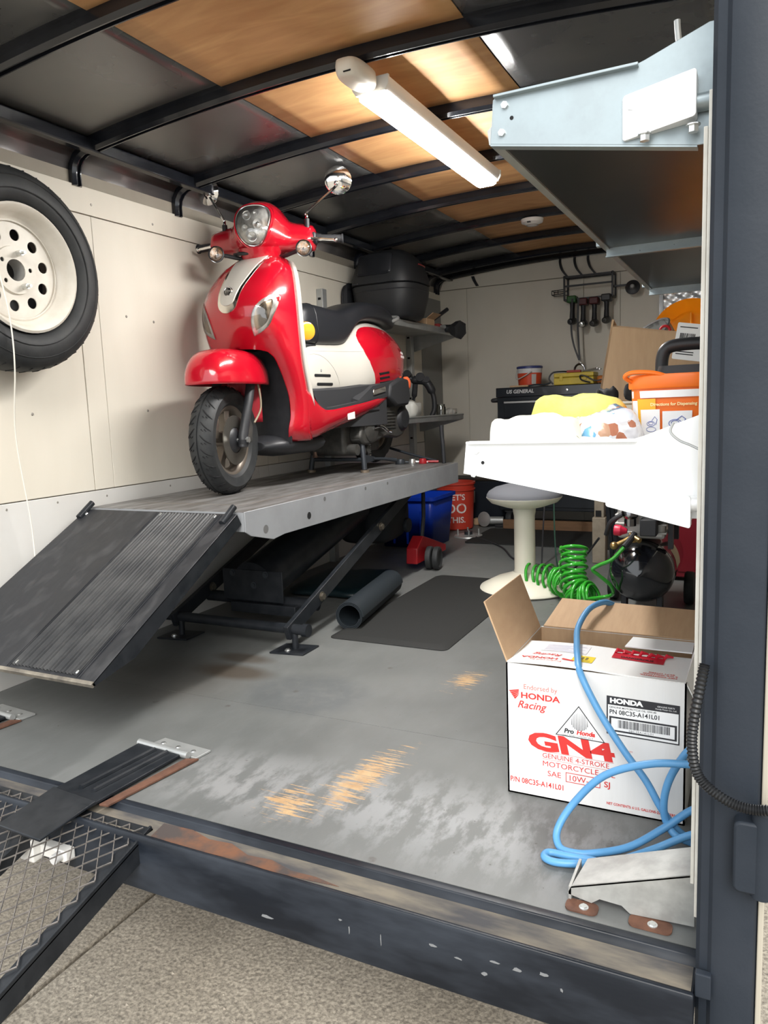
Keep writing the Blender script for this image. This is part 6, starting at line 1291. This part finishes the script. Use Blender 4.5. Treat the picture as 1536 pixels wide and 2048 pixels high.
# ================================================================== tool rack with drills
rk = thing('drill_rack', 'black wire wall rack holding cordless drills on the end wall', 'rack', (-1.18,5.9,1.78))
RX0,RX1,RYF,RYB,RZ0,RZ1 = -1.335,-.985,5.835,5.962,1.692,1.862
def fr(b, *p): 
    for a, c in zip(p, p[1:]): b.tube([a, c], .009, 4)
for name, pts in (('front_rail',[(RX0,RYF,RZ1-.005),(RX1,RYF,RZ1-.005)]),('back_rail',[(RX0,RYB,RZ1),(RX1,RYB,RZ1)]),('middle_rail',[(RX0,RYF,1.79),(RX1,RYF,1.79)]),('lower_rail',[(RX0,RYF,RZ0),(RX1,RYF,RZ0)]),
                  ('left_frame',[(RX0,RYF,RZ0),(RX0,RYF,RZ1),(RX0,RYB,RZ1),(RX0,RYB,RZ0),(RX0,RYF,RZ0)]),('right_frame',[(RX1,RYF,RZ0),(RX1,RYF,RZ1),(RX1,RYB,RZ1),(RX1,RYB,RZ0),(RX1,RYF,RZ0)])):
    b = B(); fr(b, *pts); b.obj(name, blk_pl, rk, world=True, smooth=0)
b = B()
for z in (1.74,1.77): b.tube([(RX0,RYF,z),(RX0-.10,RYF+.02,z),(RX0-.10,RYB-.03,z),(RX0,RYB-.03,z)], .003, 6)
for x, y in ((RX0-.10,RYF+.02),(RX0-.10,RYB-.03),(RX0-.05,RYF+.01)): b.tube([(x,y,1.74),(x,y,1.77)], .003, 6)
b.obj('wire_basket', blk_pl, rk, world=True)
b = B(); b.box(RX1,RX1+.10,RYF+.03,RYF+.06,1.755,1.768); b.lathe([(.020,0),(.048,0),(.052,.012),(.052,.02),(.044,.02),(.020,.03)], (RX1+.14,RYF+.03,1.735), (0,-1,.2), 32); b.obj('cup_holder', blk_pl, rk, world=True)
b = B(); b.lathe([(.001,.045),(.012,.045),(.018,.03),(.018,.012),(.03,.012)], (RX1+.14,RYF+.03,1.735), (0,-1,.2), 24); b.obj('cup_holder_core', galv_in, rk, world=True)
for i, x in enumerate((-1.375,-1.265,-1.165)):
    b = B(); P = spline([(x-.015,YB-.012,2.035),(x-.018,YB-.020,1.99),(x+.0,YB-.03,1.93),(x+.045,YB-.03,1.87),(x+.055,YB-.022,1.86)],5)
    b.rings([[(p.x-.009,p.y-.004,p.z),(p.x+.009,p.y-.004,p.z),(p.x+.009,p.y+.004,p.z),(p.x-.009,p.y+.004,p.z)] for p in P]); tag(b.obj('black_strap', blk_pl, smooth=30), ['leftmost black strap from ceiling bow to drill rack','middle black strap from ceiling bow to drill rack','rightmost black strap from ceiling bow to drill rack'][i], 'strap', 'straps above the drill rack')
b = B(); P = spline([(-2.10,YB-.014,1.965),(-2.085,YB-.02,1.93),(-2.06,YB-.018,1.885)],5); b.rings([[(p.x-.012,p.y-.004,p.z),(p.x+.012,p.y-.004,p.z),(p.x+.012,p.y+.004,p.z),(p.x-.012,p.y+.004,p.z)] for p in P]); tag(b.obj('black_strap', blk_pl, smooth=30), 'short black strap stub high on the end wall left of the rack', 'strap')
def drill(x, zc, label, batt, chuck_m, y=5.80):
    t = thing('cordless_drill', label, 'drill', (x,y,zc), group='cordless drills hanging in the wall rack')
    b = B(); b.box(x-.034,x+.034,y-.01,y+.085,zc+.135,zc+.185); b.obj('battery', batt, t, world=True, bev=.008)
    b = B(); b.tube([(x,y+.035,zc+.14),(x,y+.032,zc+.08),(x,y+.025,zc+.02)], [.019,.017,.020], 14); b.obj('grip', blk_pl, t, world=True)
    b = B(); b.lathe([(.001,-.07),(.020,-.07),(.026,-.06),(.027,.02),(.022,.035)], (x,y+.02,zc), (0,-1,-.12), 24); b.obj('motor_housing', blk_pl, t, world=True)
    b = B(); b.lathe([(.022,.033),(.023,.06),(.014,.078),(.006,.08),(.001,.078)], (x,y+.02,zc), (0,-1,-.12), 20); b.obj('chuck', chuck_m, t, world=True)
dkg = mat('dark_green_battery', (.02,.09,.02), .5); dkr = mat('dark_red_battery', (.07,.012,.014), .5)
drill(-1.275,1.53,'leftmost hanging drill, with a dark green battery', dkg, blk_pl); drill(-1.195,1.505,'second drill from the left in the rack, bright silver chuck', dkr, zinc_bolt)
drill(-1.113,1.505,'third drill from the left in the rack, black chuck with silver ring', dkr, dark_eng); drill(-1.025,1.520,'rightmost drill in the rack, under the black charger', blk_pl, dark_eng)
ln = thing('hanging_lanyard', 'black webbing lanyard hanging from the drill rack to a shiny clip', 'lanyard', (-1.23,5.75,1.4))
for p in ([(-1.265,5.785,1.69),(-1.268,5.76,1.48),(-1.25,5.75,1.36),(-1.215,5.74,1.26),(-1.205,5.74,1.235)], [(-1.22,5.785,1.69),(-1.222,5.77,1.5),(-1.212,5.75,1.36),(-1.203,5.74,1.235)]):
    b = B(); P = spline(p,6); b.rings([[(q.x-.007,q.y-.001,q.z),(q.x+.007,q.y-.001,q.z),(q.x+.007,q.y+.001,q.z),(q.x-.007,q.y+.001,q.z)] for q in P]); b.obj('webbing', blk_pl, ln, world=True)
b = B(); b.tube([(-1.203+.008*math.cos(t),5.74,1.222+.013*math.sin(t)) for t in [2*PI*j/14 for j in range(14)]], .002, 6, loop=True); b.obj('ring', chrome, ln, world=True)
b = B(); b.tube([(-1.20+.036*math.cos(PI*j/14),5.72,1.165+.042*math.sin(PI*j/14)) for j in range(15)], .008, 10); b.obj('clip_bow', mat('dark_chrome', (0,0,0)), ln, world=True)
# ================================================================== left rear shelving with its load
ls = thing('bracketed_shelf_unit', 'galvanised two-tier shelf on slotted uprights on the left wall', 'shelf', (-2.2,4.7,.6))
for y in (4.0, 5.27):
    b = B(); b.box(-2.397,-2.354,y-.006,y+.045,.0,1.665); up_ = b.obj('upright', galv_in, ls, world=True, bev=.002)
    for k in range(7):
        b = B(); b.box(-2.386,-2.366,y-.0072,y-.0062,.70+.15*k,.714+.15*k); b.obj('slot', rubber_d, up_, world=True)
for z, ya, yb, xf in ((1.478,4.265,5.36,-2.02),(.868,4.36,5.46,-2.03)):
    b = B(); b.box(-2.39,xf,ya,yb,z-.006,z); tr_ = b.obj('tray', galv_in, ls, world=True)
    b = B(); b.prism([(xf-.004,z-.034),(xf+.006,z-.030),(xf+.006,z-.004),(xf+.012,z+.006),(xf+.004,z+.012),(xf-.004,z+.002)], yb-ya, lambda u, v, w_: (u,ya+w_,v)); b.obj('tray_lip', galv_in, tr_, world=True, smooth=30)
    for y in (ya, yb-.004):
        b = B(); b.prism([(-2.39,z-.006),(-2.39,z-.12),(-2.36,z-.12),(xf,z-.034),(xf,z-.002)], .004, lambda u, v, w_: (u,y+w_,v)); b.obj('end_arm', galv_in, tr_, world=True)
tcs = thing('top_case', 'large black motorcycle top case on the upper wall shelf', 'top case', (-2.12,4.42,1.48))
def tc_ring(z, hx, hy, cx=-2.125, cy_=4.47): return [(cx+hx*math.copysign(abs(math.cos(t))**.55,math.cos(t)), cy_+hy*math.copysign(abs(math.sin(t))**.55,math.sin(t)), z) for t in [2*PI*j/36 for j in range(36)]]
casem = mat('case_black_plastic', (.016,.017,.019), .5, bump=.2, bscale=500)
b = B(); b.rings([tc_ring(1.4925,.155,.17),tc_ring(1.512,.180,.185),tc_ring(1.62,.212,.205),tc_ring(1.695,.221,.211),tc_ring(1.70,.213,.205)]); b.obj('case_base', casem, tcs, world=True, smooth=50)
b = B(); b.rings([tc_ring(1.701,.214,.206),tc_ring(1.706,.224,.213),tc_ring(1.75,.220,.210),tc_ring(1.82,.195,.190),tc_ring(1.88,.155,.158),tc_ring(1.91,.115,.12),tc_ring(1.918,.04,.05)]); cl_ = b.obj('case_lid', casem, tcs, world=True, smooth=50)
b = B(); b.rings([tc_ring(1.660,.2172,.2085),tc_ring(1.664,.2195,.2105),tc_ring(1.668,.2178,.209)], cap=False); b.obj('case_seam', blk_pl, tcs, world=True)
b = B(); b.rings([[(-2.145+x*k,4.292-.0+o_+ (z_-1.76)*.30, z_) for x, z_ in rrect(-.115,.115,1.755,1.885,.02)] for k, o_ in ((1,.02),(1,-.026),(.92,-.034),(.2,-.034))]); b.obj('backrest_pad', vinyl, cl_, world=True, smooth=40)
b = B(); b.tube([p for p in tc_ring(1.825,.196,.192)[0:12]], .004, 6); b.obj('red_reflector_strip', mat('red_strip', (.30,.02,.02), .35), cl_, world=True)
for x in (-2.27,-2.02):
    b = B(); b.box(x-.022,x+.022,4.252,4.262,1.704,1.716); b.obj('latch', blk_pl, tcs, world=True, bev=.003)
b = B(); b.box(-1.916,-1.908,4.44,4.50,1.672,1.690); b.obj('maker_badge', galv_in, tcs, world=True)
soft_slab('black_backpack', 'black fabric bag wedged on the shelf behind the top case', 'bag', (-2.371,4.47,1.4785), .046, .38, .26, 0, mat('black_nylon', (.010,.011,.014), .7), 41, .010)
bxs = thing('small_cardboard_box', 'small open cardboard box on the upper wall shelf', 'box', (-2.12,4.92,1.479))
b = B(); b.box(-2.19,-2.05,4.86,5.0,1.479,1.54); b.obj('box_body', card, bxs, world=True, bev=.002)
b = B(); b.add([(-2.05,4.86,1.54),(-2.05,5.0,1.54),(-2.0,5.0,1.57),(-2.0,4.86,1.57),(-2.053,4.86,1.54),(-2.053,5.0,1.54),(-2.003,5.0,1.573),(-2.003,4.86,1.573)], [(0,1,2,3),(7,6,5,4),(0,4,5,1),(1,5,6,2),(2,6,7,3),(3,7,4,0)]); b.obj('box_flap', card, bxs, world=True, smooth=0)
b = B(); b.box(-2.17,-2.04,5.06,5.13,1.4785,1.52); tag(b.obj('red_pouch', mat('dull_red_cloth', (.22,.02,.02), .7), bev=.01), 'small dull red pouch on the upper wall shelf', 'pouch')
rod_thing('pry_bar', 'black rod handle leaning up from the upper wall shelf', 'rod', [(-2.13,5.08,1.53),(-2.09,5.16,1.58),(-2.05,5.25,1.635)], .014, blk_pl, 10)
hd_ = thing('black_flared_tool', 'black tool with a flared hexagonal end projecting from the upper shelf', 'tool', (-1.98,5.1,1.48))
b = B(); b.tube([(-2.12,5.16,1.497),(-2.02,5.12,1.487),(-1.965,5.10,1.478)], [.018,.026,.03], 12); b.obj('neck', blk_pl, hd_, world=True)
b = B(); b.tube([(-1.97,5.10,1.478),(-1.925,5.085,1.468),(-1.885,5.07,1.462),(-1.880,5.068,1.461)], [.03,.058,.066,.045], 6); b.obj('flared_end', blk_pl, hd_, world=True, smooth=0)
b = B(); b.tube([(-2.05,5.09,1.50),(-2.00,5.07,1.492)], .012, 8); b.obj('pale_tag', galv_in, hd_, world=True)
# lower tray load
cl_t = thing('black_clamp_frame', 'black forked clamp frame arching over the lower wall shelf', 'clamp', (-2.16,4.9,.87))
b = B(); b.tube(spline([(-2.30,4.86,1.10),(-2.24,4.88,1.15),(-2.18,4.90,1.13),(-2.10,4.92,1.115),(-2.055,4.94,1.03),(-2.045,4.94,.93),(-2.065,4.93,.872)],6), [.022]*12+[.030]*12+[.018]*12+[.012], 12); b.obj('curved_arm', blk_pl, cl_t, world=True)
b = B(); b.tube(spline([(-2.17,4.90,1.10),(-2.18,4.90,1.02),(-2.20,4.90,.96)],5), [.02]*6+[.01]*5, 10); b.obj('short_fork', blk_pl, cl_t, world=True)
for p, r in (((-2.215,4.88,1.165),.028),((-2.13,4.91,1.14),.032),((-2.085,4.92,1.12),.022)):
    b = B(); b.lathe([(.001,-.03),(r,-.03),(r,.03),(.001,.03)], p, (.2,-1,.3), 14); b.obj('knuckle', blk_pl, cl_t, world=True)
b = B(); b.box(-2.32,-2.21,4.78,4.90,.985,1.08); b.obj('motor_block', lift_blk, cl_t, world=True, bev=.015)
b = B(); b.box(-2.30,-2.20,4.77,4.86,.945,.985); b.obj('red_base', mat('jack_red', (0,0,0)), cl_t, world=True, bev=.008)
b = B(); b.box(-2.34,-2.2,4.80,4.95,.8685,.95); b.obj('stand_block', steel_d, cl_t, world=True, bev=.01)
soft_slab('white_plastic_bag', 'slumped white plastic bag on the lower wall shelf', 'bag', (-2.145,4.66,.8685), .20, .22, .115, .2, mat('white_film', (.62,.62,.58), .4), 51, .010)
b = B(); b.prism([(-2.27,.869),(-2.19,.869),(-2.185,.91),(-2.17,.93),(-2.19,.975),(-2.27,.985)], .05, lambda u, v, w_: (u,4.46+w_,v)); tag(b.obj('torn_cardboard', card, smooth=0, bev=.002), 'torn brown cardboard piece beside the white bag', 'cardboard')
b = B(); b.lathe([(.001,.001),(.035,.001),(.036,.06),(.030,.072),(.03,.085),(.001,.085)], (-2.11,5.22,.8685), (0,0,1), 24); tag(b.obj('glass_jar', clear_glass('jar_glass', (.8,.82,.8), .05, .3)), 'small clear glass jar on the lower wall shelf', 'jar')
soft_slab('clear_bag', 'small crumpled clear bag of parts at the end of the lower wall shelf', 'bag', (-2.08,5.34,.8685), .09, .09, .05, .2, mat('cloudy_film', (.32,.31,.28), .3), 61, .006)
# tools at the far end of the lift deck
rod_thing('pump_handle', 'black foam-grip handle standing at the far corner of the lift deck', 'handle', [(-1.672,4.16,.606),(-1.676,4.16,.72),(-1.680,4.16,.76),(-1.683,4.16,.83)], .012, blk_pl, 12)
rod_thing('tyre_lever', 'long dark tyre lever lying across the far end of the lift deck', 'lever', [(-2.05,4.19,.70),(-1.90,4.18,.66),(-1.72,4.17,.617)], .008, steel_d)
for k, (x, y, r, lab, m) in enumerate(((-1.93,4.10,.03,'dark ratchet head on the lift deck below the upright', steel_d),(-1.86,4.12,.022,'bright socket on the lift deck among the dark tools', zinc_bolt),(-1.80,4.14,.024,'red-handled tool on the far end of the lift deck', mat('jack_red', (0,0,0))))):
    b = B(); b.lathe([(.001,.001),(r,.001),(r*1.05,.012),(r*.8,.03),(.001,.032)], (x,y,.605), (0,0,1), 16); b.tube([(x,y,.617),(x+.09,y+.03,.615)], .007, 8); tag(b.obj('hand_tool', m), lab, 'tool', 'tools on the lift deck')
# grey corner sheet at the back
b = B(); b.box(XL+.0005,XL+.006,5.56,YB-.001,.1,1.80); b.obj('corner_sheet', mat('corner_sheet_grey', (.23,.23,.22), .5, metal=.2), wl, smooth=0)
# pale lamp bracket on the fascia behind the gate
lbk = thing('lamp_bracket', 'pale plastic lamp bracket on the fascia seen through the gate mesh', 'bracket', (-1.53,1.15,-.1))
b = B(); b.box(-1.60,-1.55,1.12,1.1695,-.115,-.055); b.obj('bracket_block', white_pl, lbk, world=True, bev=.004)
b = B(); b.box(-1.55,-1.46,1.14,1.1695,-.105,-.075); b.obj('bracket_arm', white_pl, lbk, world=True, bev=.004)
b = B(); b.cyl((-1.48,1.12,-.088),(-1.48,1.1695,-.088),.012); b.obj('bracket_lens', mat('cloudy_white_plastic', (0,0,0)), lbk, world=True)
# loose grit on the concrete
b = B(); rg = random.Random(5)
for k in range(420):
    x, y = rg.uniform(-1.6,.2), rg.uniform(.35,1.35); r = rg.choice((.002,.002,.003,.003,.004,.006)); 
    b.add([(x-r,y,ZG+.001),(x,y-r*.8,ZG+.001),(x+r,y+r*.2,ZG+.001),(x+.1*r,y+r,ZG+.001),(x+rg.uniform(-.3,.3)*r,y,ZG+.002+r*.8)], [(0,1,4),(1,2,4),(2,3,4),(3,0,4)])
gr = b.obj('loose_grit', mat('grit', (.30,.26,.21), .9, col2=(.40,.36,.30), var=.8, scale=40), smooth=0, kind='stuff'); tag(gr, 'loose pale grit scattered on the concrete', 'grit')
